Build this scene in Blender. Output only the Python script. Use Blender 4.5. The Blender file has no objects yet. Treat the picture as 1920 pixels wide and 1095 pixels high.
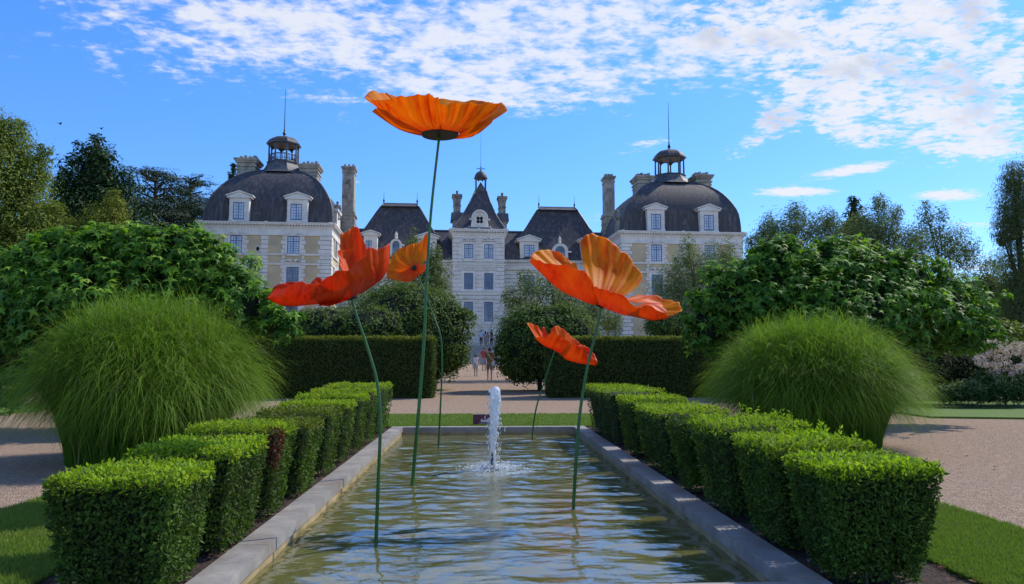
import bpy, bmesh, math, random
import numpy as np
from mathutils import Vector, Matrix, noise as mnoise
random.seed(7); RNG = np.random.default_rng(11)
scene = bpy.context.scene
COL = scene.collection
# ------------------------------------------------------------------ camera
F_PX = 1390.0; CX, CY = 960.0, 547.5
YAW, PITCH = math.radians(2.45), math.radians(5.22)
CAM = Vector((0.0, 0.0, 1.5))
fw = Vector((math.sin(YAW) * math.cos(PITCH), math.cos(YAW) * math.cos(PITCH), math.sin(PITCH)))
rt = fw.cross(Vector((0, 0, 1))).normalized(); up = rt.cross(fw)
cam_d = bpy.data.cameras.new('camera'); cam = bpy.data.objects.new('camera', cam_d); COL.objects.link(cam)
cam.matrix_world = Matrix(((rt.x, up.x, -fw.x, CAM.x), (rt.y, up.y, -fw.y, CAM.y), (rt.z, up.z, -fw.z, CAM.z), (0, 0, 0, 1)))
cam_d.sensor_width = 36; cam_d.lens = 36 * F_PX / 1920; cam_d.clip_end = 3000; cam_d.clip_start = .05
scene.camera = cam
# ------------------------------------------------------------------ light
SUN = Vector((0.66, 0.42, 0.80)).normalized()
SUN_E = math.asin(SUN.z); SUN_R = math.atan2(SUN.x, SUN.y)
sl = bpy.data.lights.new('sun', 'SUN'); sl.energy = 2.6; sl.angle = math.radians(.5); sl.color = (1, .93, .80)
so = bpy.data.objects.new('sun', sl); COL.objects.link(so); so.rotation_euler = (-SUN).to_track_quat('-Z', 'Y').to_euler()
scene.view_settings.view_transform = 'Standard'; scene.view_settings.look = 'None'
scene.view_settings.exposure = 0.80; scene.view_settings.gamma = 1
SKY_STRENGTH = .15

def sock(nt, x, inp):
    if isinstance(x, (int, float)): inp.default_value = x
    elif isinstance(x, tuple): inp.default_value = x
    else: nt.links.new(x, inp)
class NB:
    """tiny node-expression helper"""
    def __init__(s, nt): s.nt = nt
    def n(s, t, **k):
        nd = s.nt.nodes.new(t)
        for a, b in k.items(): setattr(nd, a, b)
        return nd
    def m(s, op, a, b=0.0, c=None, clamp=False):
        nd = s.n('ShaderNodeMath', operation=op, use_clamp=clamp)
        sock(s.nt, a, nd.inputs[0]); sock(s.nt, b, nd.inputs[1])
        if c is not None: sock(s.nt, c, nd.inputs[2])
        return nd.outputs[0]
    def noise(s, vec, scale, detail=4, rough=.55, dist=0.0, out=0):
        nd = s.n('ShaderNodeTexNoise'); s.nt.links.new(vec, nd.inputs['Vector'])
        nd.inputs['Scale'].default_value = scale; nd.inputs['Detail'].default_value = detail
        nd.inputs['Roughness'].default_value = rough; nd.inputs['Distortion'].default_value = dist
        return nd.outputs[out]
    def ramp(s, fac, stops, interp='LINEAR'):
        nd = s.n('ShaderNodeValToRGB'); nd.color_ramp.interpolation = interp
        cr = nd.color_ramp
        while len(cr.elements) < len(stops): cr.elements.new(.5)
        for e, (p, c) in zip(cr.elements, stops):
            e.position = p; e.color = tuple(c) + (1,) if len(c) == 3 else c
        s.nt.links.new(fac, nd.inputs[0]); return nd.outputs[0]
    def mix(s, fac, a, b, blend='MIX'):
        nd = s.n('ShaderNodeMix', data_type='RGBA', blend_type=blend)
        sock(s.nt, fac, nd.inputs[0])
        for x, i in ((a, 6), (b, 7)):
            sock(s.nt, (tuple(x) + (1,)) if isinstance(x, tuple) and len(x) == 3 else x, nd.inputs[i])
        return nd.outputs[2]
    def scale(s, vec, sc, rot=(0, 0, 0)):
        nd = s.n('ShaderNodeMapping'); s.nt.links.new(vec, nd.inputs[0]); nd.inputs['Scale'].default_value = sc
        nd.inputs['Rotation'].default_value = rot
        return nd.outputs[0]

def make_world():
    w = bpy.data.worlds.new("World"); scene.world = w; w.use_nodes = True
    nt = w.node_tree; nt.nodes.clear(); b = NB(nt)
    out = b.n('ShaderNodeOutputWorld'); bg = b.n('ShaderNodeBackground'); bg.inputs[1].default_value = SKY_STRENGTH
    sky = b.n('ShaderNodeTexSky', sky_type='NISHITA'); sky.sun_disc = False
    sky.sun_elevation = SUN_E; sky.sun_rotation = SUN_R; sky.air_density = 1.0; sky.dust_density = .15; sky.ozone_density = 2.2
    hs = b.n('ShaderNodeHueSaturation'); hs.inputs['Saturation'].default_value = 1.30; hs.inputs['Hue'].default_value = .506; hs.inputs['Value'].default_value = 1.0
    nt.links.new(sky.outputs[0], hs.inputs['Color'])
    tc = b.n('ShaderNodeTexCoord'); sx = b.n('ShaderNodeSeparateXYZ'); nt.links.new(tc.outputs['Generated'], sx.inputs[0])
    X, Y, Z = sx.outputs
    az = b.m('DIVIDE', X, b.m('MAXIMUM', b.m('ABSOLUTE', Y), .05))
    el = b.m('DIVIDE', Z, b.m('MAXIMUM', b.m('ABSOLUTE', Y), .05))
    zz = b.m('MAXIMUM', b.m('ADD', Z, .06), .03)
    cv = b.n('ShaderNodeCombineXYZ'); nt.links.new(b.m('DIVIDE', X, zz), cv.inputs[0]); nt.links.new(b.m('DIVIDE', Y, zz), cv.inputs[1])
    ce = b.n('ShaderNodeCombineXYZ'); nt.links.new(az, ce.inputs[0]); nt.links.new(el, ce.inputs[1])
    # direction field in the sky: soft blobs (azimuth tangent, elevation tangent)
    def blob(u, v, ru, rv, k, rot=0.0):
        a0, e0 = (u - 900) / 1390, (674 - v) / 1390
        dx = b.m('SUBTRACT', az, a0); dy = b.m('SUBTRACT', el, e0)
        c, s_ = math.cos(rot), math.sin(rot)
        px = b.m('ADD', b.m('MULTIPLY', dx, c), b.m('MULTIPLY', dy, s_))
        py = b.m('SUBTRACT', b.m('MULTIPLY', dy, c), b.m('MULTIPLY', dx, s_))
        px = b.m('DIVIDE', px, ru / 1390); py = b.m('DIVIDE', py, rv / 1390)
        r2 = b.m('ADD', b.m('MULTIPLY', px, px), b.m('MULTIPLY', py, py))
        return b.m('MULTIPLY', b.m('EXPONENT', b.m('MULTIPLY', r2, -1.0)), k)
    def total(lst):
        t = None
        for q in lst:
            x = blob(*q); t = x if t is None else b.m('ADD', t, x)
        return t
    cells = total([(430, 55, 270, 100, .74), (840, 95, 260, 105, .80), (1000, 165, 280, 50, .55), (1130, 60, 260, 100, .65),
                   (1330, 50, 160, 70, .75), (500, -260, 900, 170, .75), (900, -250, 2600, 215, .9), (900, -800, 2600, 470, 1.5)])
    solid = total([(1720, 40, 270, 130, .95), (1860, 150, 200, 130, .85), (1660, 205, 190, 52, .75), (1460, 222, 115, 24, .85, .62), (1500, -200, 700, 170, .8),
                   (1860, 255, 120, 24, .7), (1560, 130, 90, 45, .6), (1340, 50, 180, 75, .8)])
    wisp = total([(1640, 303, 120, 13, .80, .17), (1510, 348, 90, 11, .95, .02), (1815, 352, 78, 15, .85), (1215, 262, 80, 20, .50, .3),
                  (1850, 415, 90, 20, .5), (1500, 415, 70, 12, .4), (1860, 490, 90, 40, .5), (1120, 415, 40, 25, .35, .6), (660, 338, 22, 6, .5)])
    V = cv.outputs[0]; E = ce.outputs[0]
    n1 = b.noise(V, 9.5, 6, .55, .25); n2 = b.noise(V, 1.6, 4, .55, .4); n3 = b.noise(b.scale(V, (1, 2.2, 1), (0, 0, .4)), 3.0, 7, .62, .8)
    n4 = b.noise(E, 9.0, 8, .6, .3); n5 = b.noise(b.scale(V, (1, 1.3, 1)), 24, 5, .6, .2)
    def ss(x, lo, hi):
        nd = b.n('ShaderNodeMapRange', interpolation_type='SMOOTHSTEP'); nt.links.new(x, nd.inputs[0])
        nd.inputs[1].default_value = lo; nd.inputs[2].default_value = hi; return nd.outputs[0]
    covA = b.m('MINIMUM', cells, 1.0)
    mA = ss(b.m('ADD', b.m('ADD', b.m('ADD', b.m('MULTIPLY', n1, .62), b.m('MULTIPLY', n5, .40)), b.m('MULTIPLY', n2, .45)), b.m('MULTIPLY', covA, .32)), .895, 1.14)
    mA = b.m('MULTIPLY', mA, b.m('MINIMUM', b.m('MULTIPLY', cells, 2.2), 1.0))
    covB = b.m('MINIMUM', solid, 1.0)
    mB = ss(b.m('ADD', b.m('ADD', b.m('MULTIPLY', n4, .42), b.m('ADD', b.m('MULTIPLY', n1, .42), b.m('MULTIPLY', n5, .42))), b.m('MULTIPLY', covB, .27)), .772, .930)
    mB = b.m('MULTIPLY', mB, b.m('MINIMUM', b.m('MULTIPLY', solid, 3.2), 1.0))
    mC = b.m('MULTIPLY', ss(b.m('ADD', b.m('ADD', b.m('MULTIPLY', n3, 1.3), b.m('MULTIPLY', n5, .9)), wisp), 1.42, 1.92), b.m('MINIMUM', b.m('MULTIPLY', wisp, 2.2), 1.0))
    lowf = ss(Z, -.05, .50); skyc = b.mix(1.0, hs.outputs[0], b.mix(lowf, (.38, .53, .81), (.72, .83, .96)), 'MULTIPLY')
    mask = b.m('MAXIMUM', b.m('MAXIMUM', b.m('MULTIPLY', mA, .88), b.m('MULTIPLY', mB, .95)), b.m('MULTIPLY', mC, .95))
    # cloud brightness: thick parts are greyer underneath
    ns = b.noise(b.scale(E, (1, 1.7, 1)), 8.0, 6, .6, .2)
    shade = b.m('MULTIPLY', ss(b.m('ADD', b.m('MULTIPLY', ns, 1.0), b.m('MULTIPLY', mB, .16)), .60, .84), b.m('MINIMUM', b.m('MULTIPLY', solid, 1.3), 1.0))
    k = 1 / SKY_STRENGTH
    ccol = b.mix(shade, (0.50 * k, .51 * k, .54 * k), (.37 * k, .39 * k, .44 * k))
    col = b.mix(mask, skyc, ccol)
    nt.links.new(col, bg.inputs[0]); nt.links.new(bg.outputs[0], out.inputs[0])
make_world()
# ------------------------------------------------------------------ geometry from pixels
def ray(u, v):
    return (rt * (u - CX) + fw * F_PX - up * (v - CY)).normalized()
def onz(u, v, z):
    d = ray(u, v); return CAM + d * ((z - CAM.z) / d.z)
def ony(u, v, Y):
    d = ray(u, v); return CAM + d * ((Y - CAM.y) / d.y)
def pxm(Y): return F_PX / Y
GT = [(-50, 0), (27, 0), (34, .16), (41, .38), (50, .66), (60, .85), (76, 1.04), (2000, 1.04)]
def gz(y):
    for (a, za), (c, zc) in zip(GT, GT[1:]):
        if a <= y <= c: return za + (zc - za) * (y - a) / (c - a)
    return 0
# ------------------------------------------------------------------ objects
def tag(o, label=None, cat=None, group=None, kind=None):
    if label: o['label'] = label
    if cat: o['category'] = cat
    if group: o['group'] = group
    if kind: o['kind'] = kind
    return o
def empty(name, loc, label, cat, group=None, rz=0):
    o = bpy.data.objects.new(name, None); COL.objects.link(o); o.location = loc; o.rotation_euler = (0, 0, rz)
    o.empty_display_size = .2
    return tag(o, label, cat, group)
class Acc:
    """accumulates polygons of several materials, builds one mesh"""
    def __init__(s): s.V = []; s.L = []; s.S = []; s.M = []; s.n = 0; s.A = []
    def raw(s, V, loops, sizes, mat=0, attr=None):
        V = np.asarray(V, dtype=np.float32).reshape(-1, 3)
        s.V.append(V); s.L.append(np.asarray(loops, dtype=np.int32).ravel() + s.n)
        sizes = np.asarray(sizes, dtype=np.int32).ravel(); s.S.append(sizes)
        s.M.append(np.full(len(sizes), mat, dtype=np.int32) if np.isscalar(mat) else np.asarray(mat, dtype=np.int32))
        s.A.append(np.zeros(len(V), dtype=np.float32) if attr is None else np.asarray(attr, dtype=np.float32).ravel())
        s.n += len(V)
    def polys(s, V, F, mat=0, attr=None):
        s.raw(V, [i for f in F for i in f], [len(f) for f in F], mat, attr)
    def box(s, x0, x1, y0, y1, z0, z1, mat=0, taper=0.0):
        t = taper
        V = [(x0, y0, z0), (x1, y0, z0), (x1, y1, z0), (x0, y1, z0), (x0 + t, y0 + t, z1), (x1 - t, y0 + t, z1), (x1 - t, y1 - t, z1), (x0 + t, y1 - t, z1)]
        s.polys(V, [(0, 3, 2, 1), (4, 5, 6, 7), (0, 1, 5, 4), (1, 2, 6, 5), (2, 3, 7, 6), (3, 0, 4, 7)], mat)
    def prism(s, pts, y0, y1, mat=0):
        """outline in x,z (counter-clockwise seen from -y), from y0 (front) to y1 (back)"""
        n = len(pts); V = [(x, y0, z) for x, z in pts] + [(x, y1, z) for x, z in pts]
        F = [tuple(range(n)), tuple(range(2 * n - 1, n - 1, -1))] + [(i, i + n, (i + 1) % n + n, (i + 1) % n) for i in range(n)]
        s.polys(V, F, mat)
    def prismz(s, pts, z0, z1, mat=0):
        n = len(pts); V = [(x, y, z0) for x, y in pts] + [(x, y, z1) for x, y in pts]
        F = [tuple(range(n - 1, -1, -1)), tuple(range(n, 2 * n))] + [(i, (i + 1) % n, (i + 1) % n + n, i + n) for i in range(n)]
        s.polys(V, F, mat)
    def lathe(s, prof, cx, cy, seg=12, mat=0, rot=0.0, sx=1, sy=1):
        V = []; F = []
        for r, z in prof:
            for k in range(seg):
                a = rot + 2 * math.pi * k / seg; V.append((cx + sx * r * math.cos(a), cy + sy * r * math.sin(a), z))
        for j in range(len(prof) - 1):
            for k in range(seg):
                a, c = j * seg + k, j * seg + (k + 1) % seg
                F.append((a, c, c + seg, a + seg))
        F.append(tuple(range(seg - 1, -1, -1))); F.append(tuple((len(prof) - 1) * seg + k for k in range(seg)))
        s.polys(V, F, mat)
    def tube(s, pts, rad, seg=8, mat=0):
        pts = [Vector(p) for p in pts]; n = len(pts)
        if not hasattr(rad, '__len__'): rad = [rad] * n
        V = []; F = []; ref = Vector((0.3, 1, .1)).normalized()
        for i, p in enumerate(pts):
            t = (pts[min(i + 1, n - 1)] - pts[max(i - 1, 0)]).normalized()
            a = t.cross(ref).normalized(); c = t.cross(a)
            for k in range(seg):
                w = 2 * math.pi * k / seg; q = p + (a * math.cos(w) + c * math.sin(w)) * rad[i]; V.append(tuple(q))
        for j in range(n - 1):
            for k in range(seg):
                a, c = j * seg + k, j * seg + (k + 1) % seg
                F.append((a, c, c + seg, a + seg))
        F.append(tuple(range(seg - 1, -1, -1))); F.append(tuple((n - 1) * seg + k for k in range(seg)))
        s.polys(V, F, mat)
    def sphere(s, c, r, seg=8, rings=6, mat=0, sc=(1, 1, 1)):
        V = []; F = []
        V.append((c[0], c[1], c[2] - r * sc[2]))
        for j in range(1, rings):
            f = -math.pi / 2 + math.pi * j / rings
            for k in range(seg):
                a = 2 * math.pi * k / seg
                V.append((c[0] + r * sc[0] * math.cos(f) * math.cos(a), c[1] + r * sc[1] * math.cos(f) * math.sin(a), c[2] + r * sc[2] * math.sin(f)))
        V.append((c[0], c[1], c[2] + r * sc[2])); T = len(V) - 1
        for k in range(seg): F.append((0, 1 + (k + 1) % seg, 1 + k))
        for j in range(rings - 2):
            for k in range(seg):
                a, d = 1 + j * seg + k, 1 + j * seg + (k + 1) % seg
                F.append((a, d, d + seg, a + seg))
        o = 1 + (rings - 2) * seg
        for k in range(seg): F.append((T, o + k, o + (k + 1) % seg))
        s.polys(V, F, mat)
    def leaves(s, P, N, D, S, tmpl='leaf', mat=0, attr=None):
        T = TMPL[tmpl]; k = len(T); n = len(P)
        N = N / (np.linalg.norm(N, axis=1, keepdims=True) + 1e-9)
        D = D - N * (D * N).sum(1, keepdims=True); D = D / (np.linalg.norm(D, axis=1, keepdims=True) + 1e-9)
        B = np.cross(N, D)
        V = P[:, None, :] + S[:, None, None] * (T[None, :, 0, None] * D[:, None, :] + T[None, :, 1, None] * B[:, None, :] + T[None, :, 2, None] * N[:, None, :])
        if tmpl == 'leaf' or tmpl == 'long' or tmpl == 'star': 
            s.raw(V.reshape(-1, 3), np.arange(n * k), np.full(n, k), mat, None if attr is None else np.repeat(attr, k))
    def build(s, name, mats, parent=None, smooth=False, sharp=None, loc=None):
        me = bpy.data.meshes.new(name)
        V = np.concatenate(s.V); L = np.concatenate(s.L); S = np.concatenate(s.S); M = np.concatenate(s.M)
        if loc is not None: V = V - np.array(loc, dtype=np.float32)
        me.vertices.add(len(V)); me.vertices.foreach_set('co', V.ravel())
        me.loops.add(len(L)); me.loops.foreach_set('vertex_index', L)
        me.polygons.add(len(S)); st = np.concatenate([[0], np.cumsum(S)[:-1]]).astype(np.int32)
        me.polygons.foreach_set('loop_start', st); me.polygons.foreach_set('loop_total', S)
        me.polygons.foreach_set('material_index', M)
        me.polygons.foreach_set('use_smooth', np.full(len(S), bool(smooth), dtype=bool))
        A = np.concatenate(s.A)
        if A.any():
            at = me.attributes.new('tip', 'FLOAT', 'POINT'); at.data.foreach_set('value', A)
        me.update(calc_edges=True); me.validate()
        if sharp: me.set_sharp_from_angle(angle=math.radians(sharp))
        for m in (mats if isinstance(mats, (list, tuple)) else [mats]): me.materials.append(m)
        o = bpy.data.objects.new(name, me); COL.objects.link(o)
        if parent is not None: o.parent = parent
        if loc is not None: o.location = loc
        return o
def _star():
    P = []
    angs = [(-150, .42), (-118, .18), (-78, .62), (-40, .24), (0, .72), (40, .24), (78, .62), (118, .18), (150, .42), (180, .08)]
    for a, r in angs:
        a = math.radians(a); P.append((.35 + r * math.cos(a), r * math.sin(a), -.35 * r * r))
    return np.array(P)
TMPL = {'leaf': np.array([(0, 0, 0), (.42, -.24, .03), (1, 0, -.12), (.42, .24, .03)]),
        'long': np.array([(0, 0, 0), (.45, -.10, .0), (1, 0, -.15), (.45, .10, .0)]),
        'star': _star()}
# ------------------------------------------------------------------ materials
def newmat(name):
    m = bpy.data.materials.new(name); m.use_nodes = True; nt = m.node_tree; nt.nodes.clear(); b = NB(nt)
    out = b.n('ShaderNodeOutputMaterial'); p = b.n('ShaderNodeBsdfPrincipled'); nt.links.new(p.outputs[0], out.inputs[0])
    return m, nt, b, p, out
def objco(b): return b.n('ShaderNodeTexCoord').outputs['Object']
def worldco(b): return b.n('ShaderNodeNewGeometry').outputs['Position']
def bump(b, p, h, strength=.4, dist=.02):
    nd = b.n('ShaderNodeBump'); nd.inputs['Strength'].default_value = strength; nd.inputs['Distance'].default_value = dist
    b.nt.links.new(h, nd.inputs['Height']); b.nt.links.new(nd.outputs[0], p.inputs['Normal'])
def mat_noise(name, c1, c2, scale=6, rough=.8, bmp=.3, stretch=(1, 1, 1), dist=.01, c3=None, s3=1.0, spec=.3, detail=5):
    m, nt, b, p, out = newmat(name); co = b.scale(worldco(b), stretch)
    n = b.noise(co, scale, detail, .6)
    col = b.ramp(n, [(.3, c1), (.7, c2)])
    if c3:
        n3 = b.noise(worldco(b), s3, 5, .6); f = b.ramp(n3, [(.48, (0, 0, 0)), (.66, (1, 1, 1))]); col = b.mix(f, col, c3)
    nt.links.new(col, p.inputs['Base Color']); p.inputs['Roughness'].default_value = rough
    p.inputs['Specular IOR Level'].default_value = spec
    if bmp: bump(b, p, n, bmp, dist)
    return m
def mat_leaf(name, dark, mid, light, transl=.25, rough=.6, tip=None, spec=.2, patch=None):
    m, nt, b, p, out = newmat(name)
    rnd = b.n('ShaderNodeNewGeometry').outputs['Random Per Island']
    col = b.ramp(rnd, [(0, dark), (.5, mid), (1, light)])
    if patch:
        n = b.noise(worldco(b), patch[0], 3, .6); f = b.ramp(n, [(.42, (0, 0, 0)), (.6, (1, 1, 1))]); col = b.mix(b.m('MULTIPLY', f, .6), col, patch[1])
    if tip:
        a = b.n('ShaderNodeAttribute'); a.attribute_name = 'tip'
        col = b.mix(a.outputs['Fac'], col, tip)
    nt.links.new(col, p.inputs['Base Color']); p.inputs['Roughness'].default_value = rough
    p.inputs['Specular IOR Level'].default_value = spec
    t = b.n('ShaderNodeBsdfTranslucent'); nt.links.new(b.mix(1.0, col, (1.0, 1.1, .55), 'MULTIPLY'), t.inputs[0])
    mx = b.n('ShaderNodeMixShader'); mx.inputs[0].default_value = transl
    nt.links.new(p.outputs[0], mx.inputs[1]); nt.links.new(t.outputs[0], mx.inputs[2]); nt.links.new(mx.outputs[0], out.inputs[0])
    return m
M = {}
def mats():
    # gravel
    m, nt, b, p, out = newmat('gravel'); co = worldco(b)
    vor = b.n('ShaderNodeTexVoronoi'); nt.links.new(co, vor.inputs['Vector']); vor.inputs['Scale'].default_value = 70
    col = b.ramp(vor.outputs['Color'], [(0, (.19, .12, .08)), (.5, (.47, .33, .225)), (1, (.72, .545, .40))])
    big = b.noise(co, .5, 5, .6); mid = b.noise(co, 9, 4, .7)
    col = b.mix(b.ramp(big, [(.35, (0, 0, 0)), (.7, (1, 1, 1))]), col, b.mix(.5, col, (.48, .335, .24)))
    col = b.mix(b.m('MULTIPLY', b.ramp(mid, [(.4, (1, 1, 1)), (.62, (0, 0, 0))]), .35), col, (.16, .12, .10))
    nt.links.new(col, p.inputs['Base Color']); p.inputs['Roughness'].default_value = .95; p.inputs['Specular IOR Level'].default_value = .1
    bump(b, p, b.m('ADD', vor.outputs['Distance'], b.m('MULTIPLY', mid, .8)), .9, .03); M['gravel'] = m
    M['lawn'] = mat_noise('lawn', (.06, .12, .014), (.11, .19, .022), 25, .9, .8, dist=.03, c3=(.10, .13, .03), s3=1.3)
    M['far_grass'] = mat_noise('far_grass', (.03, .06, .012), (.06, .10, .02), 2, .9, 0)
    M['soil'] = mat_noise('soil', (.018, .012, .009), (.085, .055, .042), 28, .95, 1.0, dist=.04)
    # stone coping
    m, nt, b, p, out = newmat('coping_stone'); co = worldco(b)
    n = b.noise(co, 3.0, 7, .62); n2 = b.noise(co, 22, 4, .6); n3 = b.noise(co, 1.1, 5, .6)
    col = b.ramp(n, [(.3, (.18, .172, .16)), (.55, (.28, .265, .245)), (.75, (.38, .355, .32))])
    col = b.mix(b.m('MULTIPLY', b.ramp(n3, [(.5, (0, 0, 0)), (.68, (1, 1, 1))]), .7), col, (.16, .12, .085))
    col = b.mix(b.m('MULTIPLY', b.ramp(n2, [(.55, (0, 0, 0)), (.75, (1, 1, 1))]), .35), col, (.10, .09, .08))
    nt.links.new(col, p.inputs['Base Color']); p.inputs['Roughness'].default_value = .6; bump(b, p, n2, .25, .01); M['coping'] = m
    M['pool_wall'] = mat_noise('pool_wall', (.30, .22, .10), (.48, .38, .22), 5, .7, .3, c3=(.18, .14, .06), s3=2.5)
    M['pool_floor'] = mat_noise('pool_floor', (.10, .09, .03), (.14, .12, .04), 3, .9, 0)
    # water: murky green body with a clear surface
    m, nt, b, p, out = newmat('water'); co = worldco(b)
    n = b.noise(co, .9, 3, .5)
    col = b.ramp(n, [(.3, (.115, .115, .035)), (.7, (.17, .165, .06))])
    at = b.n('ShaderNodeAttribute'); at.attribute_name = 'tip'
    fn = b.noise(co, 14, 6, .7); ff = b.m('MULTIPLY', at.outputs['Fac'], b.ramp(fn, [(.42, (0, 0, 0)), (.72, (1, 1, 1))]))
    col = b.mix(b.m('MULTIPLY', at.outputs['Fac'], .35), col, (.20, .27, .24)); col = b.mix(ff, col, (.62, .68, .70))
    nt.links.new(col, p.inputs['Base Color']); p.inputs['Roughness'].default_value = .015; p.inputs['IOR'].default_value = 1.8
    p.inputs['Specular IOR Level'].default_value = .85
    p.inputs['Subsurface Weight'].default_value = 1.0; p.inputs['Subsurface Radius'].default_value = (.30, .30, .15); p.inputs['Subsurface Scale'].default_value = 1.0
    bn = b.noise(b.scale(co, (1, 1.6, 1)), 9, 3, .5); bump(b, p, bn, .22, .02); M['water'] = m
    # castle
    M['render'] = mat_noise('yellow_render', (.54, .43, .26), (.63, .52, .33), .9, .9, .05, c3=(.46, .38, .25), s3=.35)
    m, nt, b, p, out = newmat('white_stone'); co = worldco(b)
    n = b.noise(co, 1.2, 6, .65); st = b.noise(b.scale(co, (1.8, 1.8, .22)), 1.6, 5, .65)
    col = b.ramp(n, [(.3, (.62, .59, .53)), (.65, (.78, .745, .68))])
    col = b.mix(b.m('MULTIPLY', b.ramp(st, [(.55, (0, 0, 0)), (.78, (1, 1, 1))]), .45), col, (.33, .30, .26))
    nt.links.new(col, p.inputs['Base Color']); p.inputs['Roughness'].default_value = .85; p.inputs['Specular IOR Level'].default_value = .2; M['stone'] = m
    M['chimney_stone'] = mat_noise('chimney_stone', (.30, .27, .22), (.46, .42, .35), 1.6, .9, .1, (1, 1, .35), c3=(.20, .18, .15), s3=1.0)
    M['old_stone'] = mat_noise('old_stone', (.20, .18, .15), (.40, .37, .32), 2.2, .9, .1, (1, 1, .4), c3=(.11, .10, .09), s3=1.2)
    m, nt, b, p, out = newmat('slate'); co = worldco(b)
    st = b.noise(b.scale(co, (1.6, 1.6, .10)), 2.2, 7, .7); n = b.noise(co, .28, 4, .6); fine = b.noise(b.scale(co, (5, 5, 16)), 1.0, 3, .7)
    col = b.ramp(st, [(.30, (.030, .028, .032)), (.52, (.070, .064, .068)), (.72, (.19, .175, .175))])
    col = b.mix(b.m('MULTIPLY', b.ramp(n, [(.5, (0, 0, 0)), (.72, (1, 1, 1))]), .5), col, (.095, .072, .046))
    col = b.mix(b.m('MULTIPLY', fine, .3), col, (.03, .028, .032))
    nt.links.new(col, p.inputs['Base Color']); p.inputs['Roughness'].default_value = .62; p.inputs['Specular IOR Level'].default_value = .35
    bump(b, p, fine, .3, .03); M['slate'] = m
    M['lead'] = mat_noise('lead', (.06, .065, .075), (.13, .135, .15), 3, .5, .1, (1, 1, .3), c3=(.06, .06, .06), s3=2)
    M['iron'] = mat_noise('iron', (.02, .02, .022), (.04, .04, .045), 5, .5, 0)
    M['frame'] = mat_noise('blue_grey_paint', (.10, .15, .25), (.14, .20, .32), 4, .5, 0)
    def glass(nm, c1, c2):
        m, nt, b, p, out = newmat(nm); n = b.noise(worldco(b), .9, 3, .6)
        nt.links.new(b.ramp(n, [(.35, c1), (.65, c2)]), p.inputs['Base Color']); p.inputs['Roughness'].default_value = .08
        p.inputs['Specular IOR Level'].default_value = .8; return m
    M['pane'] = glass('pane_pale', (.42, .49, .60), (.66, .72, .78)); M['pane_dark'] = glass('pane_dark', (.06, .06, .07), (.26, .27, .30))
    M['dark'] = mat_noise('dark_opening', (.012, .012, .014), (.02, .02, .02), 3, .8, 0)
    M['steps'] = mat_noise('steps_stone', (.30, .29, .27), (.42, .40, .37), 2, .85, .1)
    # poppy parts
    def petal(nm, base, deep, glow, pale, tr=.42):
        m, nt, b, p, out = newmat(nm); uv = b.n('ShaderNodeAttribute'); uv.attribute_name = 'puv'
        s = b.n('ShaderNodeSeparateXYZ'); nt.links.new(uv.outputs['Vector'], s.inputs[0]); U, Vv = s.outputs[0], s.outputs[1]
        cvv = b.n('ShaderNodeCombineXYZ'); nt.links.new(b.m('MULTIPLY', U, 9.0), cvv.inputs[0]); nt.links.new(b.m('MULTIPLY', Vv, 1.1), cvv.inputs[1]); nt.links.new(s.outputs[2], cvv.inputs[2])
        n = b.noise(cvv.outputs[0], 1.0, 4, .55, .5); streak = b.ramp(n, [(.44, (0, 0, 0)), (.50, (.9, .9, .9)), (.55, (.15, .15, .15)), (.62, (0, 0, 0)), (.68, (1, 1, 1)), (.75, (.3, .3, .3))])
        col = b.mix(streak, base, deep)
        n2 = b.noise(worldco(b), 2.6, 3, .5); col = b.mix(b.m('MULTIPLY', b.ramp(n2, [(.4, (0, 0, 0)), (.65, (1, 1, 1))]), .75), col, glow)
        vv = b.ramp(Vv, [(0, (.6, .6, .6)), (.28, (0, 0, 0)), (1, (0, 0, 0))]); col = b.mix(vv, col, deep)
        nt.links.new(col, p.inputs['Base Color']); p.inputs['Roughness'].default_value = .45; p.inputs['Specular IOR Level'].default_value = .14
        p.inputs['Coat Weight'].default_value = .0; p.inputs['Coat Roughness'].default_value = .2
        t = b.n('ShaderNodeBsdfTranslucent'); nt.links.new(b.mix(1.0, col, pale, 'MULTIPLY'), t.inputs[0])
        mx = b.n('ShaderNodeMixShader'); mx.inputs[0].default_value = tr
        nt.links.new(p.outputs[0], mx.inputs[1]); nt.links.new(t.outputs[0], mx.inputs[2]); nt.links.new(mx.outputs[0], out.inputs[0])
        return m
    M['petal_orange'] = petal('petal_orange', (.86, .32, .014), (.80, .10, .008), (.92, .42, .02), (1, 1, 1), .62)
    M['petal_scarlet'] = petal('petal_scarlet', (.80, .062, .012), (.55, .022, .008), (.85, .13, .014), (1, 1, 1), .45)
    M['petal_mid'] = petal('petal_mid', (.88, .13, .010), (.74, .05, .008), (.90, .26, .015), (1, 1, 1), .48)
    M['stem'] = mat_noise('stem_green', (.018, .085, .014), (.04, .15, .025), 6, .4, .1, (1, 1, .3), spec=.5)
    M['black'] = mat_noise('black_disc', (.008, .010, .010), (.02, .022, .02), 8, .5, .2)
    # foliage
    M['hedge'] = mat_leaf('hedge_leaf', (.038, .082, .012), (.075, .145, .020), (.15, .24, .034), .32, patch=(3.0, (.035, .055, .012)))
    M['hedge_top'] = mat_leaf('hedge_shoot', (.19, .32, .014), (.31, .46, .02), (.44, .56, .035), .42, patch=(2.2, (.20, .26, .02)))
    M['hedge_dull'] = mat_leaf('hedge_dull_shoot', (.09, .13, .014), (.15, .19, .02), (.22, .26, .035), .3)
    M['hedge_dead'] = mat_leaf('dead_leaf', (.05, .015, .008), (.12, .03, .012), (.20, .07, .02), .2)
    M['core'] = mat_noise('twig_core', (.008, .012, .005), (.018, .025, .010), 12, .95, .8, dist=.05)
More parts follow.
